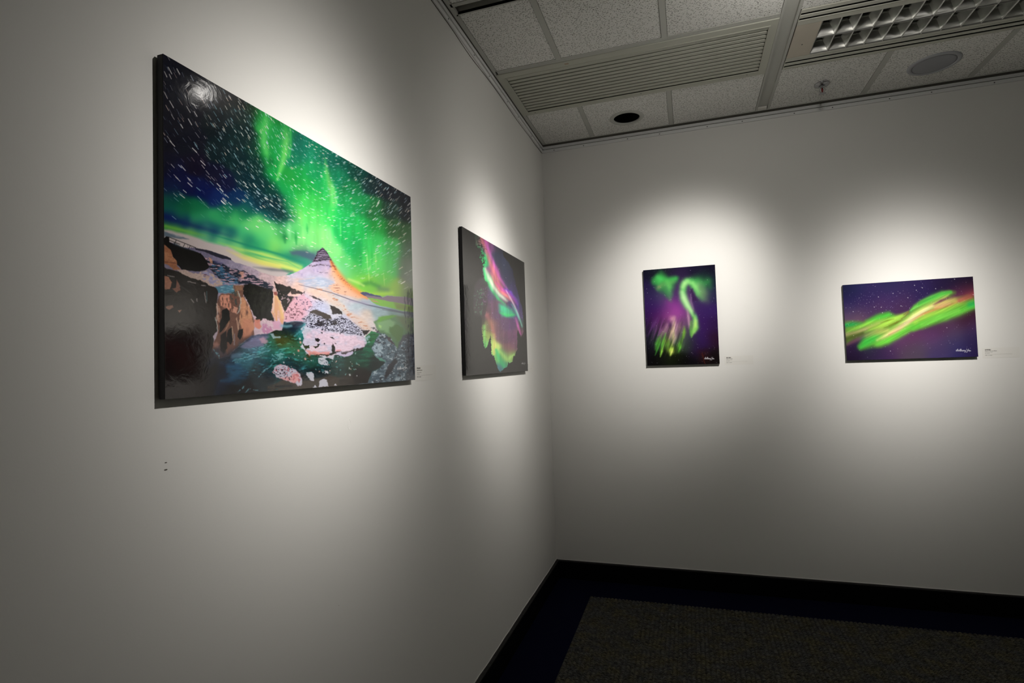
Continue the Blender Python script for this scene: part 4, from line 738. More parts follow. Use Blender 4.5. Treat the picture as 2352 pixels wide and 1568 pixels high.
def carpet_mat():
    m = bpy.data.materials.new('ribbed_loop_carpet'); m.use_nodes = True; nt = m.node_tree; N = nt.nodes; L = nt.links; b = N['Principled BSDF']
    b.inputs['Roughness'].default_value = 1; b.inputs['Specular IOR Level'].default_value = .05
    tc = N.new('ShaderNodeTexCoord')
    mp = N.new('ShaderNodeMapping'); mp.inputs['Scale'].default_value = (70, 230, 60); mp.inputs['Rotation'].default_value = (0, 0, .35); L.new(tc.outputs['Object'], mp.inputs['Vector'])
    n = N.new('ShaderNodeTexNoise'); n.inputs['Scale'].default_value = 1; n.inputs['Detail'].default_value = 2; L.new(mp.outputs[0], n.inputs['Vector'])
    n2 = N.new('ShaderNodeTexNoise'); n2.inputs['Scale'].default_value = 14; n2.inputs['Detail'].default_value = 3; L.new(tc.outputs['Object'], n2.inputs['Vector'])
    cr = N.new('ShaderNodeValToRGB'); cr.color_ramp.elements[0].position = .36; cr.color_ramp.elements[1].position = .68
    cr.color_ramp.elements[0].color = (.016, .016, .0155, 1); cr.color_ramp.elements[1].color = (.105, .103, .092, 1)
    L.new(n.outputs['Fac'], cr.inputs[0])
    cr2 = N.new('ShaderNodeValToRGB'); cr2.color_ramp.elements[0].position = .4; cr2.color_ramp.elements[1].position = .66
    cr2.color_ramp.elements[0].color = (.9, .92, .98, 1); cr2.color_ramp.elements[1].color = (1.1, 1.02, .72, 1)
    L.new(n2.outputs['Fac'], cr2.inputs[0])
    mx = N.new('ShaderNodeMix'); mx.data_type = 'RGBA'; mx.blend_type = 'MULTIPLY'; mx.inputs[0].default_value = 1
    L.new(cr.outputs[0], mx.inputs[6]); L.new(cr2.outputs[0], mx.inputs[7]); L.new(mx.outputs[2], b.inputs['Base Color'])
    bp = N.new('ShaderNodeBump'); bp.inputs['Strength'].default_value = .8; bp.inputs['Distance'].default_value = .003
    L.new(n.outputs['Fac'], bp.inputs['Height']); L.new(bp.outputs[0], b.inputs['Normal'])
    return m
M['carpet'] = carpet_mat()

def print_mat(name, rough=.085, wave=.22):
    """varnished photo print: the printed colours sit in the mesh, the varnish waves a little"""
    m = bpy.data.materials.new(name); m.use_nodes = True; nt = m.node_tree; N = nt.nodes; L = nt.links; b = N['Principled BSDF']
    at = N.new('ShaderNodeAttribute'); at.attribute_name = 'ink'; L.new(at.outputs['Color'], b.inputs['Base Color'])
    b.inputs['Roughness'].default_value = rough; b.inputs['Specular IOR Level'].default_value = .62; b.inputs['IOR'].default_value = 1.5
    tc = N.new('ShaderNodeTexCoord')
    n = N.new('ShaderNodeTexNoise'); n.inputs['Scale'].default_value = 34; n.inputs['Detail'].default_value = 4; n.inputs['Roughness'].default_value = .52
    n.inputs['Distortion'].default_value = 1.2
    L.new(tc.outputs['Object'], n.inputs['Vector'])
    bp = N.new('ShaderNodeBump'); bp.inputs['Strength'].default_value = wave; bp.inputs['Distance'].default_value = .0006
    L.new(n.outputs['Fac'], bp.inputs['Height']); L.new(bp.outputs[0], b.inputs['Normal'])
    return m
M['print'] = print_mat('varnished_print')

def obj(name, me, m=None, parent=None, kind=None, label=None):
    o = bpy.data.objects.new(name, me); COL.objects.link(o)
    if m is not None:
        for q in (m if isinstance(m, (list, tuple)) else [m]): me.materials.append(M[q] if isinstance(q, str) else q)
    if parent: o.parent = parent
    if kind: o['kind'] = kind
    if label: o['label'] = label
    return o
def thing(name, label, cat, loc=(0, 0, 0), group=None):
    o = bpy.data.objects.new(name, None); COL.objects.link(o); o.location = loc; o.empty_display_size = .1
    o['label'] = label; o['category'] = cat
    if group: o['group'] = group
    return o
def bm_box(bm, x0, x1, y0, y1, z0, z1, mi=0):
    v = [bm.verts.new(p) for p in ((x0,y0,z0),(x1,y0,z0),(x1,y1,z0),(x0,y1,z0),(x0,y0,z1),(x1,y0,z1),(x1,y1,z1),(x0,y1,z1))]
    for f in ((0,3,2,1),(4,5,6,7),(0,1,5,4),(1,2,6,5),(2,3,7,6),(3,0,4,7)):
        q = bm.faces.new([v[i] for i in f]); q.material_index = mi
def mesh(bm, name='m', bev=0, smooth=False):
    if bev: bmesh.ops.bevel(bm, geom=bm.edges[:], offset=bev, segments=2, affect='EDGES', clamp_overlap=True)
    bmesh.ops.recalc_face_normals(bm, faces=bm.faces)
    me = bpy.data.meshes.new(name); bm.to_mesh(me); bm.free()
    if smooth:
        for p in me.polygons: p.use_smooth = True
    return me
def box(name, x0, x1, y0, y1, z0, z1, m, parent=None, bev=0, **k):
    bm = bmesh.new(); ox, oy, oz = (parent.location if parent else (0, 0, 0)); bm_box(bm, x0-ox, x1-ox, y0-oy, y1-oy, z0-oz, z1-oz)
    return obj(name, mesh(bm, name, bev), m, parent, **k)
def lathe(prof, n=48, cx=0, cy=0, caps=True):
    """profile [(r, z)...] turned about the z axis"""
    bm = bmesh.new(); rings = []
    for r, z in prof:
        if r < 1e-6: rings.append([bm.verts.new((cx, cy, z))])
        else: rings.append([bm.verts.new((cx + r*math.cos(2*math.pi*i/n), cy + r*math.sin(2*math.pi*i/n), z)) for i in range(n)])
    for a, b in zip(rings, rings[1:]):
        for i in range(n):
            j = (i+1) % n
            if len(a) == 1 and len(b) > 1: bm.faces.new((a[0], b[i], b[j]))
            elif len(b) == 1 and len(a) > 1: bm.faces.new((a[i], b[0], a[j]))
            elif len(a) > 1: bm.faces.new((a[i], b[i], b[j], a[j]))
    return bm
def extrude_profile(pts, axis, a0, a1, seg=1, jit=None):
    """closed profile [(d, z)] along a wall; axis 'y': d is x, 'x': d is -y (towards the room)"""
    bm = bmesh.new(); rows = []
    for s in range(seg+1):
        t = a0 + (a1-a0)*s/seg; row = []
        for k, (d, z) in enumerate(pts):
            if jit: d, z = jit(k, t, d, z)
            row.append(bm.verts.new((d, t, z) if axis == 'y' else (t, -d, z)))
        rows.append(row)
    n = len(pts)
    for s in range(seg):
        for k in range(n):
            bm.faces.new((rows[s][k], rows[s][(k+1) % n], rows[s+1][(k+1) % n], rows[s+1][k]))
    bm.faces.new(rows[0]); bm.faces.new(rows[-1][::-1])
    return bm

HB = .113; ZT = HB + 2.7; ZC = HB + 2.7405      # skirting top, bottom of the ceiling trim, ceiling tiles
XR = 4.4; YF = -7.0
# ---------------------------------------------------------------- room shell
box('wall_left', -.12, 0, YF-.12, .12, 0, ZC+.25, 'wall', kind='structure')
box('wall_back', 0, XR, 0, .12, 0, ZC+.25, 'wall', kind='structure')
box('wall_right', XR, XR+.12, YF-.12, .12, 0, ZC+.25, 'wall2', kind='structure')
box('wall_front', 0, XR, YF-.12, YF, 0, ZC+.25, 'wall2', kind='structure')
floor = box('floor', -.12, XR+.12, YF-.12, .12, -.1, 0, 'navy', kind='structure')
# ribbed grey field let into the navy border
def carpet_field():
    pit = .0205; x0, x1, y0, y1 = .264, XR-.26, YF+.26, -.268
    nr = int((x1-x0)/pit); ys = np.concatenate([np.arange(y1, -2.6, -.022), np.arange(-2.6, y0, -.12)])
    prof = [(0, .0003), (.13, .0050), (.34, .0074), (.66, .0074), (.87, .0050)]
    xs = np.array([x0 + (i + p[0])*pit for i in range(nr) for p in prof] + [x0+nr*pit]); zs = np.array([p[1] for i in range(nr) for p in prof] + [.0005])
    XX, YY = np.meshgrid(xs, ys); rs = np.random.RandomState(2)
    ZZ = zs[None, :] * (1 + .07*(rs.rand(*XX.shape)-.5)); XX = XX + .0016*(rs.rand(*XX.shape)-.5)
    XX[:, 0] = x0; XX[:, -1] = xs[-1]
    nx = len(xs); ny = len(ys)
    co = np.stack([XX, YY, ZZ], -1).reshape(-1, 3).astype(np.float32)
    i = np.arange(ny-1)[:, None]*nx + np.arange(nx-1)[None, :]
    q = np.stack([i, i+nx, i+nx+1, i+1], -1).reshape(-1, 4)
    return grid_mesh('carpet_field', co, q)
def grid_mesh(name, co, q, smooth=True):
    me = bpy.data.meshes.new(name); n = len(q)
    me.vertices.add(len(co)); me.vertices.foreach_set('co', np.ascontiguousarray(co, np.float32).ravel())
    me.loops.add(n*4); me.loops.foreach_set('vertex_index', np.ascontiguousarray(q, np.int32).ravel())
    me.polygons.add(n); me.polygons.foreach_set('loop_start', np.arange(0, n*4, 4, dtype=np.int32))
    me.polygons.foreach_set('use_smooth', np.full(n, smooth))
    me.update(calc_edges=True); me.validate()
    return me
obj('carpet_field', carpet_field(), 'carpet', floor, kind='stuff')

# skirting: black board, grey unpainted top edge, pale uneven caulk bead
def wob(t, s): return math.sin(t*7.3+s)*.4 + math.sin(t*17.1+s*2)*.35 + math.sin(t*41+s*3)*.25
for side, axis, a0, a1 in (('left', 'y', 0, YF), ('back', 'x', 0, XR)):
    bb = obj('baseboard_'+side, mesh(extrude_profile([(0, 0), (.020, 0), (.020, HB-.008), (.018, HB-.004), (0, HB-.004)], axis, a0, a1)), 'base', kind='structure')
    amp = .0035 if side == 'left' else .0006
    jt = lambda k, t, d, z, amp=amp: (d, z + (amp*wob(t, .7) if k == 3 else 0))
    obj('top_edge', mesh(extrude_profile([(0, HB-.006), (.0185, HB-.006), (.0185, HB-.003), (.0009, HB-.0005)], axis, a0, a1, 160, jt)), 'basetop', bb)
    jc = lambda k, t, d, z, amp=amp: (d + .0005*wob(t*2.3, 1), z + amp*wob(t, .7) + (.0006*wob(t*3, 4) if k in (1,) else 0))
    obj('caulk_bead', mesh(extrude_profile([(0, HB-.003), (.0030, HB-.0020), (.0020, HB+.0012), (0, HB+.0020)], axis, a0, a1, 300, jc)), 'caulk', bb)
for side, (x0, x1, y0, y1) in (('right', (XR-.02, XR, YF, 0)), ('front', (0, XR, YF, YF+.02))):
    box('baseboard_'+side, x0, x1, y0, y1, 0, HB, 'base', kind='structure')

# ceiling-line trims: screwed ledge, shadow line, upper band
for n, (axis, a0, a1) in enumerate((('y', 0, YF), ('x', 0, XR)), 1):
    tr = obj('trim_%d' % n, mesh(extrude_profile([(0, ZT), (.0065, ZT+.0012), (.0075, ZT+.0030), (.0075, ZT+.0185), (.0062, ZT+.0205), (0, ZT+.0205)], axis, a0, a1)), 'trim', kind='structure')
    obj('shadow_line', mesh(extrude_profile([(0, ZT+.0203), (.0035, ZT+.0203), (.0035, ZT+.0235), (0, ZT+.0235)], axis, a0, a1)), 'gap', tr)
    obj('upper_band', mesh(extrude_profile([(0, ZT+.0233), (.0120, ZT+.0233), (.0132, ZT+.0245), (.0132, ZT+.0270), (.0115, ZT+.0290), (.0115, ZT+.0400), (0, ZT+.0400)], axis, a0, a1)), 'trim', tr)
    obj('shadow_gap', mesh(extrude_profile([(0, ZT+.0398), (.0115, ZT+.0398), (.040, ZT+.052), (.040, ZT+.058), (0, ZT+.058)], axis, a0, a1)), 'gap', tr)
    k = 0; t = .085
    while t < abs(a1)-.1:
        bm = lathe([(0, .0022), (.0028, .0016), (.0034, 0)], 10)
        sc = obj('screw', mesh(bm), 'screw', tr)
        if axis == 'y': sc.location = (.0074, -t, ZT+.0095); sc.rotation_euler = (0, math.pi/2, 0)
        else: sc.location = (t, -.0074, ZT+.0095); sc.rotation_euler = (math.pi/2, 0, 0)
        t += .285 if k % 2 else .20; k += 1
# gap between wall and left trim, put in as a thin dark bowing strand
def gap_line():
    bm = bmesh.new(); n = 120; rows = []
    for i in range(n+1):
        y = -2.6 + 2.58*i/n
        b = .010*math.exp(-((y+1.28)/.16)**2) + .007*math.exp(-((y+.55)/.22)**2) + .0035*math.exp(-((y+.2)/.08)**2)
        z = ZT - .0022 - b
        rows.append([bm.verts.new((.0016+.0013*math.cos(a), y, z+.0013*math.sin(a))) for a in (0, 1.257, 2.513, 3.77, 5.027)])
    for a, b in zip(rows, rows[1:]):
        for k in range(5): bm.faces.new((a[k], a[(k+1) % 5], b[(k+1) % 5], b[k]))
    bm.faces.new(rows[0]); bm.faces.new(rows[-1][::-1])
    return mesh(bm, 'gap_line', smooth=True)
cb = obj('gap_line', gap_line(), 'gap'); cb['label'] = 'thin dark line standing for the gap just below the trim on the left wall'; cb['category'] = 'gap_line'

# ---------------------------------------------------------------- ceiling
ceil = box('ceiling', -.12, XR+.12, YF-.12, .12, ZC+.16, ZC+.25, 'gap', kind='structure')
def cpart(name, m, bm=None, *b, **k):
    if bm is None:
        bm = bmesh.new(); bm_box(bm, *b)
    for v in bm.verts: v.co -= ceil.location
    return obj(name, mesh(bm, name), m, ceil, **k)
def strip(name, m, x0, x1, y0, y1, z0=ZC-.0008, z1=ZC+.012): return cpart(name, m, None, x0, x1, y0, y1, z0, z1)
def tile(x0, x1, y0, y1, hole=None):
    g = .0012; x0 += g; x1 -= g; y0 += g; y1 -= g
    if not hole:
        bm = bmesh.new(); bm_box(bm, x0, x1, y0, y1, ZC+.0006, ZC+.015)
        bmesh.ops.bevel(bm, geom=[e for e in bm.edges if abs(e.verts[0].co.z-ZC-.0006) < 1e-5 and abs(e.verts[1].co.z-ZC-.0006) < 1e-5], offset=.0012, segments=1, affect='EDGES')
        return cpart('ceiling_tile', 'tile', bm)
    cx, cy, r = hole; n = 48; bm = bmesh.new(); out = []; inn = []
    for i in range(n):
        a = 2*math.pi*i/n; c, s = math.cos(a), math.sin(a)
        t = min([(x1-cx)/c if c > 1e-9 else 1e9, (x0-cx)/c if c < -1e-9 else 1e9, (y1-cy)/s if s > 1e-9 else 1e9, (y0-cy)/s if s < -1e-9 else 1e9])
        out.append((cx+c*t, cy+s*t)); inn.append((cx+c*r, cy+s*r))
    for k, (px, py) in enumerate(((x0,y0),(x1,y0),(x1,y1),(x0,y1))):   # snap the nearest ray to each corner
        j = min(range(n), key=lambda i: (out[i][0]-px)**2+(out[i][1]-py)**2); out[j] = (px, py)
    V = [[bm.verts.new((*p, z)) for p in ring] for ring, z in ((out, ZC+.015), (out, ZC+.0006), (inn, ZC+.0006), (inn, ZC+.015))]
    for A, B in zip(V, V[1:]+V[:1]):
        for i in range(n): bm.faces.new((A[i], A[(i+1) % n], B[(i+1) % n], B[i]))
    return cpart('ceiling_tile', 'tile', bm)
B1, B2 = (.3405, .3655), (.8315, .8570)        # cross bars of the left bay
RUN = (1.324, 1.400)
XL = .0300; YB = -.0500
LED = .012                                       # wall angle
strip('wall_angle', 'bar', .018, XL+.008, YF, -.05); strip('wall_angle', 'bar', .018, XR, YB-.004, -.046)
DL = (.592, -.249, .078)                         # downlight
def bay(xa, xb, bars, ya, yb, hole=None):
    """one row of tiles between runners, divided by cross bars"""
    edges = [xa] + [v for b in bars for v in b] + [xb]
    for i in range(0, len(edges), 2):
        a, b = edges[i], edges[i+1]
        tile(a, b, ya, yb, hole if hole and a < hole[0] < b and ya < hole[1] < yb else None)
    for b in bars: strip('cross_bar', 'bar', b[0], b[1], ya, yb)
LB = [B1, B2]; RB = [(1.871, 1.898), (2.371, 2.398)]; RB3 = [(3.38, 3.406), (3.88, 3.906)]
# left bay, from the back wall towards the camera
bay(XL+.008, RUN[0], LB, -.510, YB-.004, DL)
strip('tee_bar', 'bar', XL, RUN[0], -1.030, -1.018); strip('tee_bar', 'bar', XL, RUN[0], -1.0165, -1.001, ZC-.0008, ZC+.01)
bay(XL+.008, RUN[0], LB, -1.500, -1.030)
strip('track_flange', 'bar', XL, RUN[0], -1.578, -1.558); strip('track_flange', 'bar', XL, RUN[0], -1.508, -1.500)
bm = bmesh.new()                                  # recessed lighting track: open channel with a ridge
bm_box(bm, XL, RUN[0], -1.562, -1.558, ZC, ZC+.05); bm_box(bm, XL, RUN[0], -1.508, -1.504, ZC, ZC+.05)
bm_box(bm, XL, RUN[0], -1.562, -1.504, ZC+.045, ZC+.05); bm_box(bm, XL, RUN[0], -1.534, -1.531, ZC+.030, ZC+.045); bm_box(bm, XL-.002, XL+.002, -1.56, -1.506, ZC, ZC+.05)
cpart('lighting_track', 'runner', bm)
bay(XL+.008, RUN[0], LB, -2.070, -1.578)
strip('tee_bar', 'bar', XL, RUN[0], -2.096, -2.070)
y = -2.096
while y > YF+.3:
    bay(XL+.008, RUN[0], LB, y-.475, y); strip('tee_bar', 'bar', XL, RUN[0], y-.5, y-.475); y -= .5
# main runners: hollow channel between two flanges
for n, (a, b) in enumerate((RUN, (2.824, 2.900))):
    strip('runner_flange', 'bar', a, a+.010, YF, YB, ZC-.002, ZC+.02); strip('runner_flange', 'bar', b-.012, b, YF, YB, ZC-.002, ZC+.02)
    strip('runner_channel', 'runner', a+.008, b-.010, YF, YB, ZC+.010, ZC+.016)
    strip('end_block', 'light_end', a+.012, b-.016, YB-.034, YB-.004, ZC-.001, ZC+.009)
# right bays
for (xa, xb, bars) in ((RUN[1], 2.824, RB), (2.900, XR-.02, RB3)):
    bay(xa, xb, bars, -.512, YB-.004)
    bay(xa, xb, bars, -1.500, -1.026); strip('tee_bar', 'bar', xa, xb, -1.526, -1.500); bay(xa, xb, bars, -2.000, -1.526)
    yy = -2.0
    while yy > YF+.3:
        strip('tee_bar', 'bar', xa, xb, yy-.025, yy); bay(xa, xb, bars, yy-.5, yy-.025); yy -= .5
bay(2.900, XR-.02, RB3, -1.026, -.512)

# linear slot diffusers either side of the troffer
def slot_diffuser(y0, y1, s1, s2, label):
    t = thing('slot_diffuser', label, 'air diffuser', (2.112, (y0+y1)/2, ZC))
    bm = bmesh.new(); T = t.location
    xa, xb = 1.403-T.x, 2.822-T.x
    ys = [y0, s1-.0085, s1+.0085, s2-.0085, s2+.0085, y1]
    for i in (0, 2, 4): bm_box(bm, xa, xb, ys[i]-T.y, ys[i+1]-T.y, -.0015, .012)
    bm_box(bm, xa, xa+.004, y0-T.y, y1-T.y, -.0010, .012); bm_box(bm, xb-.004, xb, y0-T.y, y1-T.y, -.0010, .012)
    obj('frame', mesh(bm, bev=.0006), 'alu', t)
    for s in (s1, s2):
        bm = bmesh.new(); bm_box(bm, xa+.004, xb-.004, s-.010-T.y, s+.010-T.y, .030, .034)
        bm_box(bm, xa+.004, xb-.004, s-.0105-T.y, s-.0085-T.y, .002, .034); bm_box(bm, xa+.004, xb-.004, s+.0085-T.y, s+.0105-T.y, .002, .034)
        obj('slot', mesh(bm), 'black', t)
slot_diffuser(-1.024, -.936, -.990, -.951, 'two-slot linear air diffuser on the camera side of the louvred ceiling light')
slot_diffuser(-.603, -.514, -.581, -.543, 'two-slot linear air diffuser between the louvred light and the round speaker')

# ---------------------------------------------------------------- fluorescent troffer with a parabolic louvre
def troffer():
    t = thing('louvred_ceiling_light', 'recessed fluorescent light, switched off, with a mirrored louvre of two rows of cells', 'ceiling light', (2.112, -.77, ZC))
    T = t.location; x0, x1 = 1.404-T.x, 2.820-T.x; y0, y1 = -.935-T.y, -.604-T.y
    lx0, lx1, ly0, ly1 = 1.508-T.x, 1.508+16*.0765-T.x, -.905-T.y, -.624-T.y
    bm = bmesh.new(); bm_box(bm, x0, x1, y0, ly0, -.001, .012); bm_box(bm, x0, x1, ly1, y1, -.001, .012)
    obj('frame', mesh(bm, bev=.0008), 'alu', t)
    for a, b in ((x0, lx0), (lx1, x1)):
        bm = bmesh.new(); bm_box(bm, a+.001, b-.001, ly0+.001, ly1-.001, -.0005, .010); pl = obj('end_plate', mesh(bm, bev=.0006), 'plate', t)
        s = obj('screw', mesh(lathe([(0, -.0022), (.0026, -.0016), (.0034, .0)], 10)), 'screw', pl); s.location = ((a+b)/2, (ly0+ly1)/2+.03, -.0004)
    bm = bmesh.new()
    bm_box(bm, lx0-.006, lx0, ly0-.006, ly1+.006, 0, .13); bm_box(bm, lx1, lx1+.006, ly0-.006, ly1+.006, 0, .13)
    bm_box(bm, lx0, lx1, ly0-.006, ly0, .012, .13); bm_box(bm, lx0, lx1, ly1, ly1+.006, .012, .13); bm_box(bm, lx0-.006, lx1+.006, ly0-.006, ly1+.006, .13, .135)
    obj('housing', mesh(bm), 'hous', t)
    H = .052
    def blade_profile(w0, w1):     # half widths bottom -> top along a concave curve
        return [(w0 + (w1-w0)*(k/6)**2.0, H*k/6) for k in range(7)]
    ym = (ly0+ly1)/2
    for cy, side in ((ly0, 1), (ym, 0), (ly1, -1)):     # long side reflectors and the centre spine
        bm = bmesh.new(); pr = blade_profile(.0012, .030)
        L_ = [(-w, z) for w, z in pr] if side <= 0 else [(0, z) for w, z in pr]
        R_2 = [(w, z) for w, z in pr] if side >= 0 else [(0, z) for w, z in pr]
        ring = L_ + R_2[::-1]
        a = [bm.verts.new((lx0, cy+q[0], q[1])) for q in ring]; b = [bm.verts.new((lx1, cy+q[0], q[1])) for q in ring]
        for k in range(len(ring)): bm.faces.new((a[k], a[(k+1) % len(ring)], b[(k+1) % len(ring)], b[k]))
        obj('side_reflector' if side else 'centre_spine', mesh(bm, smooth=True), 'louvre', t)
    me = None
    for row, (ya, yb) in enumerate(((ly0, ym), (ym, ly1))):
        for i in range(17):
            if me is None:
                bm = bmesh.new(); pr = blade_profile(.0012, .0250); ring = [(-w, z) for w, z in pr] + [(w, z) for w, z in pr][::-1]
                half = (yb-ya)/2; A = []; ns = 6
                for s in range(ns+1):     # the blade is waisted: it dips between the long reflectors
                    u = -1 + 2*s/ns; yy = u*half
                    A.append([bm.verts.new((q[0]*(1+.25*u*u), yy, q[1])) for q in ring])
                for a, b in zip(A, A[1:]):
                    for k in range(len(ring)): bm.faces.new((a[k], a[(k+1) % len(ring)], b[(k+1) % len(ring)], b[k]))
                me = mesh(bm, 'louvre_blade', smooth=True); me.materials.append(M['louvre'])
            o = bpy.data.objects.new('louvre_blade', me); COL.objects.link(o); o.parent = t; o.location = (lx0 + .0765*i, (ya+yb)/2, 0)
    for cy in (ly0+.07, ly1-.07):
        bm = lathe([(.013, lx0+.03), (.013, lx1-.03)], 16); bmesh.ops.rotate(bm, verts=bm.verts, cent=(0,0,0), matrix=Matrix.Rotation(math.pi/2, 3, 'Y'))
        bmesh.ops.translate(bm, verts=bm.verts, vec=(0, cy, .092)); obj('fluorescent_tube', mesh(bm, smooth=True), 'tube', t)
    return t
troffer()

# ---------------------------------------------------------------- return-air grille
def grille():
    x0, x1, y0, y1 = .024, 1.323, -1.000, -.5115
    a0, a1, b0, b1 = .064, 1.286, -.951, -.556
    t = thing('return_air_grille', 'long cream-grey air grille with slanted slats, in the ceiling by the left wall', 'vent', ((x0+x1)/2, (y0+y1)/2, ZC)); T = t.location
    def ring(o, i, z0, z1):
        bm = bmesh.new(); V = []
        for (xa, xb, ya, yb) in (o, i):
            for z in (z0, z1): V.append([bm.verts.new((x-T.x, y-T.y, z)) for x, y in ((xa, ya), (xb, ya), (xb, yb), (xa, yb))])
        O0, O1, I0, I1 = V
        for k in range(4):
            j = (k+1) % 4
            for q in ((O0, I0), (I0, I1), (I1, O1), (O1, O0)): bm.faces.new((q[0][k], q[0][j], q[1][j], q[1][k]))
        return mesh(bm, bev=.0008)
    obj('outer_frame', ring((x0, x1, y0, y1), (a0, a1, b0, b1), -.0045, .010), 'grille', t)
    obj('inner_lip', ring((a0-.0075, a1+.0075, b0-.0075, b1+.0075), (a0, a1, b0, b1), -.0065, .010), 'grille', t)
    n = 12; pit = (b1-b0)/n; me = None
    for i in range(n):
        if me is None:
            bm = bmesh.new(); L_ = (a1-a0)/2; w = pit*.72      # flat lip with a web rising from its near edge
            pr = [(w/2, -.0010), (w/2, .0004), (-w*.30, .0022), (-w*.10, .0230), (-w*.16, .0232), (-w*.46, .0030), (-w/2, .0012), (-w/2, -.0024)]
            A = [bm.verts.new((-L_, q[0], q[1])) for q in pr]; B = [bm.verts.new((L_, q[0], q[1])) for q in pr]
            for k in range(len(pr)): bm.faces.new((A[k], A[(k+1) % len(pr)], B[(k+1) % len(pr)], B[k]))
            bm.faces.new(A); bm.faces.new(B[::-1]); me = mesh(bm, 'slat'); me.materials.append(M['grille'])
        o = bpy.data.objects.new('slat', me); COL.objects.link(o); o.parent = t
        o.location = ((a0+a1)/2-T.x, b0+pit*(i+.5)-T.y, 0)
    bm = bmesh.new(); bm_box(bm, a0-T.x, a1-T.x, b0-T.y, b1-T.y, .055, .06)
    for q in ((a0-.003, a0, b0, b1), (a1, a1+.003, b0, b1), (a0, a1, b0-.003, b0), (a0, a1, b1, b1+.003)): bm_box(bm, q[0]-T.x, q[1]-T.x, q[2]-T.y, q[3]-T.y, .01, .06)
    obj('plenum_box', mesh(bm), 'gap', t)
    for x, y in ((.10, -.533), (.70, -.536), (1.235, -.536)):
        s = obj('screw', mesh(lathe([(0, -.0062), (.0022, -.0058), (.0028, -.0044)], 10)), 'screw', t); s.location = (x-T.x, y-T.y, 0)
    tp = box('tape_scrap', .372, .392, -.985, -.975, ZC-.0050, ZC-.0044, 'tape', t, label='scrap of brown tape')
grille()

# ---------------------------------------------------------------- downlight, sprinkler, speaker
t = thing('recessed_downlight', 'round recessed downlight with a black bore, between the air grille and the back wall', 'downlight', (DL[0], DL[1], ZC))
obj('trim_ring', mesh(lathe([(.0765, .010), (.0765, -.002), (.079, -.0048), (.085, -.0050), (.097, -.0030), (.1015, .0006), (.1015, .003)], 64), smooth=True), 'bar', t)
bp = [(.0765, .004)]
for k in range(8): bp += [(.0745, .010+k*.013), (.0760, .0125+k*.013)]
bp += [(.070, .118), (0, .118)]
obj('baffle', mesh(lathe(bp, 64)), 'black', t)

t = thing('sprinkler', 'small fire sprinkler with a chrome rosette and red bulb hanging from the ceiling', 'sprinkler', (1.633, -.272, ZC))
obj('rosette', mesh(lathe([(.037, .0006), (.0385, -.003), (.037, -.0065), (.030, -.0085), (.020, -.010), (.0165, -.013), (.0165, -.009), (0, -.009)], 48), smooth=True), 'chrome', t)
obj('body', mesh(lathe([(.012, -.009), (.012, -.018), (.009, -.020), (.009, -.024), (0, -.024)], 24)), 'chrome', t)
for s in (-1, 1):
    bm = bmesh.new(); pts = [(.008*s, -.020), (.0128*s, -.027), (.0130*s, -.038), (.0075*s, -.047), (.002*s, -.050)]; rows = []
    for x, z in pts: rows.append([bm.verts.new((x+a*.0016, b*.0022, z)) for a, b in ((-1,-1),(1,-1),(1,1),(-1,1))])
    for a, b in zip(rows, rows[1:]):
        for k in range(4): bm.faces.new((a[k], a[(k+1) % 4], b[(k+1) % 4], b[k]))
    bm.faces.new(rows[0]); bm.faces.new(rows[-1][::-1]); obj('frame_arm', mesh(bm), 'chrome', t)
obj('glass_bulb', mesh(lathe([(0, -.023), (.0045, -.026), (.0055, -.034), (.0045, -.043), (.0018, -.048), (0, -.049)], 16), smooth=True), 'red', t)
bm = bmesh.new(); n = 24; ring = []
c0 = bm.verts.new((0, 0, -.0515)); c1 = bm.verts.new((0, 0, -.0530))
for i in range(n):
    r = .0185 if i % 3 else .0125; a = 2*math.pi*i/n; ring.append((bm.verts.new((r*math.cos(a), r*math.sin(a), -.0525)), bm.verts.new((r*math.cos(a), r*math.sin(a), -.0540))))
for i in range(n):
    j = (i+1) % n; bm.faces.new((c0, ring[i][0], ring[j][0])); bm.faces.new((c1, ring[j][1], ring[i][1])); bm.faces.new((ring[i][0], ring[i][1], ring[j][1], ring[j][0]))
obj('deflector', mesh(bm), 'chrome', t)

t = thing('ceiling_speaker', 'round grey loudspeaker flush in the ceiling near the back wall', 'speaker', (2.137, -.292, ZC))
obj('bezel', mesh(lathe([(.0945, .002), (.0945, -.0035), (.0975, -.0058), (.108, -.0052), (.1135, -.0020), (.1140, .0008)], 72), smooth=True), 'spk_ring', t)
obj('grille_mesh', mesh(lathe([(0, -.0048), (.05, -.0046), (.085, -.0038), (.0930, -.0025), (.0930, .002)], 72), smooth=True), 'spk_mesh', t)

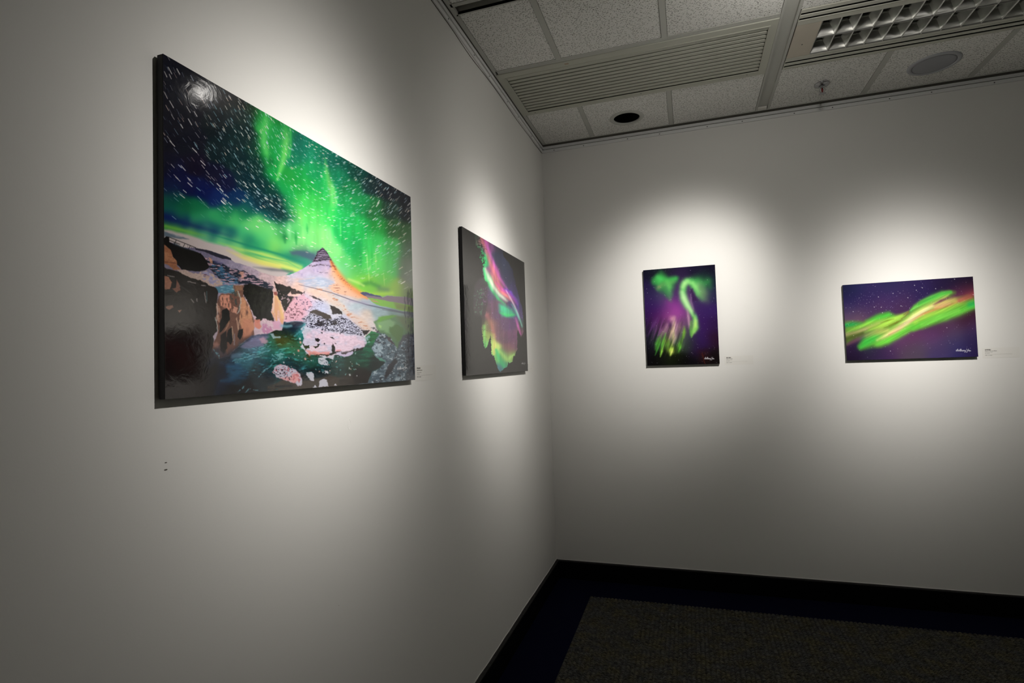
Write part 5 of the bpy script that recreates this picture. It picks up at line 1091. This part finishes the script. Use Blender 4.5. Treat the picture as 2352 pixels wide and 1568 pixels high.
# ---------------------------------------------------------------- prints
def homog(src, dst):
    A = []; B = []
    for (x, y), (u, v) in zip(src, dst):
        A += [[x, y, 1, 0, 0, 0, -u*x, -u*y], [0, 0, 0, x, y, 1, -v*x, -v*y]]; B += [u, v]
    return np.append(np.linalg.solve(np.array(A, float), np.array(B, float)), 1).reshape(3, 3)
def srgb_lin(c): return np.where(c <= .04045, c/12.92, ((np.clip(c, 0, 1)+.055)/1.055)**2.4)
def print_mesh(w, h, nx, ny, pic, quad, wall, gain, floor_=0.0, sat=1.0):
    """plane in the thing's own frame; u along the wall, v down from the top"""
    H = homog([(0, 0), (1, 0), (1, 1), (0, 1)], quad)
    uu = np.linspace(0, 1, 2001); qx = (H[0, 0]*uu+H[0, 1]*.5+H[0, 2])/(H[2, 0]*uu+H[2, 1]*.5+H[2, 2])
    u = np.interp(np.linspace(qx[0], qx[-1], nx), qx, uu); v = np.linspace(0, 1, ny); U, V = np.meshgrid(u, v)   # columns finest where the print has most detail
    q = np.stack([U, V, np.ones_like(U)], -1) @ H.T; px = q[..., 0]/q[..., 2]; py = q[..., 1]/q[..., 2]
    c = np.clip(pic.sample(px, py), 0, 1); lin = srgb_lin(c)
    g = lin.mean(-1, keepdims=True); lin = np.clip(g + (lin-g)*sat, 0, None)
    lin = np.clip(lin*gain - floor_, .0006, .93)
    Z = h/2 - V*h
    if wall == 'left': co = np.stack([np.zeros_like(U), (U-.5)*w, Z], -1)
    else: co = np.stack([(U-.5)*w, np.zeros_like(U), Z], -1)
    i = np.arange(ny-1)[:, None]*nx + np.arange(nx-1)[None, :]
    qd = np.stack([i, i+nx, i+nx+1, i+1], -1).reshape(-1, 4)
    me = grid_mesh('print', co.reshape(-1, 3), qd, False)
    at = me.color_attributes.new('ink', 'FLOAT_COLOR', 'POINT')
    at.data.foreach_set('color', np.concatenate([lin.reshape(-1, 3), np.ones((nx*ny, 1))], 1).astype(np.float32).ravel())
    return me
def canvas(name, label, wall, a0, a1, z0, z1, d, nx, ny, pic, quad, gain, floor_=0.0, sat=1.0, group=None):
    w, h = a1-a0, z1-z0; cen = (a0+a1)/2; zc = (z0+z1)/2
    loc = (0, cen, zc) if wall == 'left' else (cen, 0, zc)
    t = thing(name, label, 'picture', loc, group)
    me = print_mesh(w, h, nx, ny, pic, quad, wall, gain, floor_, sat)
    o = obj('print', me, 'print', t); e = .0004
    bm = bmesh.new()
    if wall == 'left': bm_box(bm, .0040, d-e, -w/2, w/2, -h/2, h/2); o.location = (d, 0, 0)
    else: bm_box(bm, -w/2, w/2, -d+e, -.0030, -h/2, h/2); o.location = (0, -d, 0)
    obj('stretcher', mesh(bm, bev=.0006), 'side', t, label='black canvas edge')
    return t
Q1 = [(375.5,124),(944,450),(953,872),(376,917)]; Q2 = [(1060.3,518.5),(1203.8,604),(1211.6,851.5),(1071,862.7)]
Q3 = [(1477,620.6),(1642,607.3),(1653.2,834.8),(1486.9,840)]; Q4 = [(1934.4,655.1),(2233.5,634.3),(2247.7,818.6),(1946.6,827.6)]
D = .018
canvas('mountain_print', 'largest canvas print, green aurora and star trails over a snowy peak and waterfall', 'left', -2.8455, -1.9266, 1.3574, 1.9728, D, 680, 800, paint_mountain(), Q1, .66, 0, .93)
canvas('cave_print', 'dark canvas print of a rainbow aurora seen through a cave mouth, nearest the corner', 'left', -1.4869, -.5826, 1.3579, 1.9740, D, 260, 520, paint_cave(), Q2, .85, 0, .92)
canvas('bird_print', 'upright canvas print of a green and purple bird-shaped aurora on the back wall', 'back', .6342, 1.0608, 1.3609, 1.9640, D, 300, 400, paint_phoenix(), Q3, .92, 0, .95)
canvas('ribbon_print', 'wide canvas print of a green aurora ribbon across a purple starry sky', 'back', 1.7372, 2.3522, 1.3578, 1.7872, D, 380, 240, paint_ribbon(), Q4, .90, 0, .95)
def paint_dusk():
    p = Print(0, 0, 60, 40, 1.5); p.field([(0,0,30,14,18),(60,0,36,16,20),(30,14,46,18,26),(10,30,24,14,14),(50,34,20,14,14),(30,40,16,12,12)], 12)
    p.stroke([(4,30),(24,20),(40,14),(58,10)], [2,4,4,2], (90,26,40), .6)
    return p
canvas('dusk_print', 'dim maroon canvas print on the back wall, right of the green ribbon print', 'back', 2.995, 3.608, 1.3580, 1.7860, D, 61, 41, paint_dusk(), [(0,0),(60,0),(60,40),(0,40)], 1.0)

# ---------------------------------------------------------------- wall labels (clear film, small print)
def text_mesh(body, size, bold=0.0):
    c = bpy.data.curves.new('t', 'FONT'); c.body = body; c.size = size; c.offset = bold; c.resolution_u = 2
    o = bpy.data.objects.new('t', c); COL.objects.link(o); bpy.context.view_layer.update()
    me = bpy.data.meshes.new_from_object(o.evaluated_get(bpy.context.evaluated_depsgraph_get()))
    bpy.data.objects.remove(o); bpy.data.curves.remove(c); me.materials.clear(); return me
def wall_label(label, wall, a, ztop, lines):
    t = thing('wall_label', label, 'label', (0, a, ztop) if wall == 'left' else (a, 0, ztop), 'caption labels beside the prints')
    if wall == 'left': t.rotation_euler = (math.pi/2, 0, math.pi/2)
    else: t.rotation_euler = (math.pi/2, 0, 0)
    bm = bmesh.new(); bm_box(bm, -.012, .150, -.048, .006, .0001, .00035); obj('film', mesh(bm), 'film', t)
    for (txt, x, y, size, m, bold) in lines:
        me = text_mesh(txt, size*.82, bold*.8); o = obj('lettering', me, m, t); o.location = (x, y, .0005)
    bm = bmesh.new(); bm_box(bm, 0, .118, -.0291, -.0287, .0004, .0006); obj('rule', mesh(bm), 'inkl', t)
def lines(t1, t2, t3, t4, t5): return [(t1, 0, -.0060, .0078, 'ink', .00045), (t2, 0, -.0125, .0064, 'ink', .00015), (t3, 0, -.0200, .0052, 'inkl', .0001), (t4, 0, -.0255, .0052, 'inkl', .0001), (t5, 0, -.0350, .0052, 'ink', .0001)]
wall_label('small caption label right of the snowy peak print', 'left', -1.8794, 1.3995, lines('ICELAND', 'under the Auroras', 'Canvas print  2015', '90 x 60 cm', 'HKD  on request'))
wall_label('tiny caption label right of the cave print, nearest the corner', 'left', -.5450, 1.3975, lines('NORWAY', 'Eye of the Cave', 'Canvas print  2015', '90 x 60 cm', 'HKD  on request'))
wall_label('small caption label right of the bird-shaped aurora print', 'back', 1.1002, 1.3990, lines('FIRE BIRD', 'Reign in Sweden', 'Canvas print  2015', '40 x 60 cm', 'HKD  on request'))
wall_label('small caption label right of the green ribbon print', 'back', 2.3906, 1.3965, lines('SWEDEN', 'Dance of Fire and Flame', 'Canvas print  2015', '60 x 40 cm', 'HKD  on request'))

# scuffs and the trace of an old hook on the left wall
wl = bpy.data.objects['wall_left']
for y, z, r, e in ((-2.8297, 1.2452, .0016, 1.6), (-2.8300, 1.2326, .0024, 1.5), (-2.3395, .7922, .0008, 1)):
    me = mesh(lathe([(0, .0008), (r*.7, .0006), (r, 0)], 10)); s = obj('scuff', me, 'scuff', wl); s.location = (0, y, z); s.rotation_euler = (0, math.pi/2, 0); s.scale = (.55, e, 1)
bm = lathe([(.0085, 0), (.0092, .0004), (.0100, 0)], 24); s = obj('hook_trace', mesh(bm), 'wall', wl); s.location = (0, -2.2776, 1.250); s.rotation_euler = (0, math.pi/2, 0); s.scale = (1.5, .7, 1)
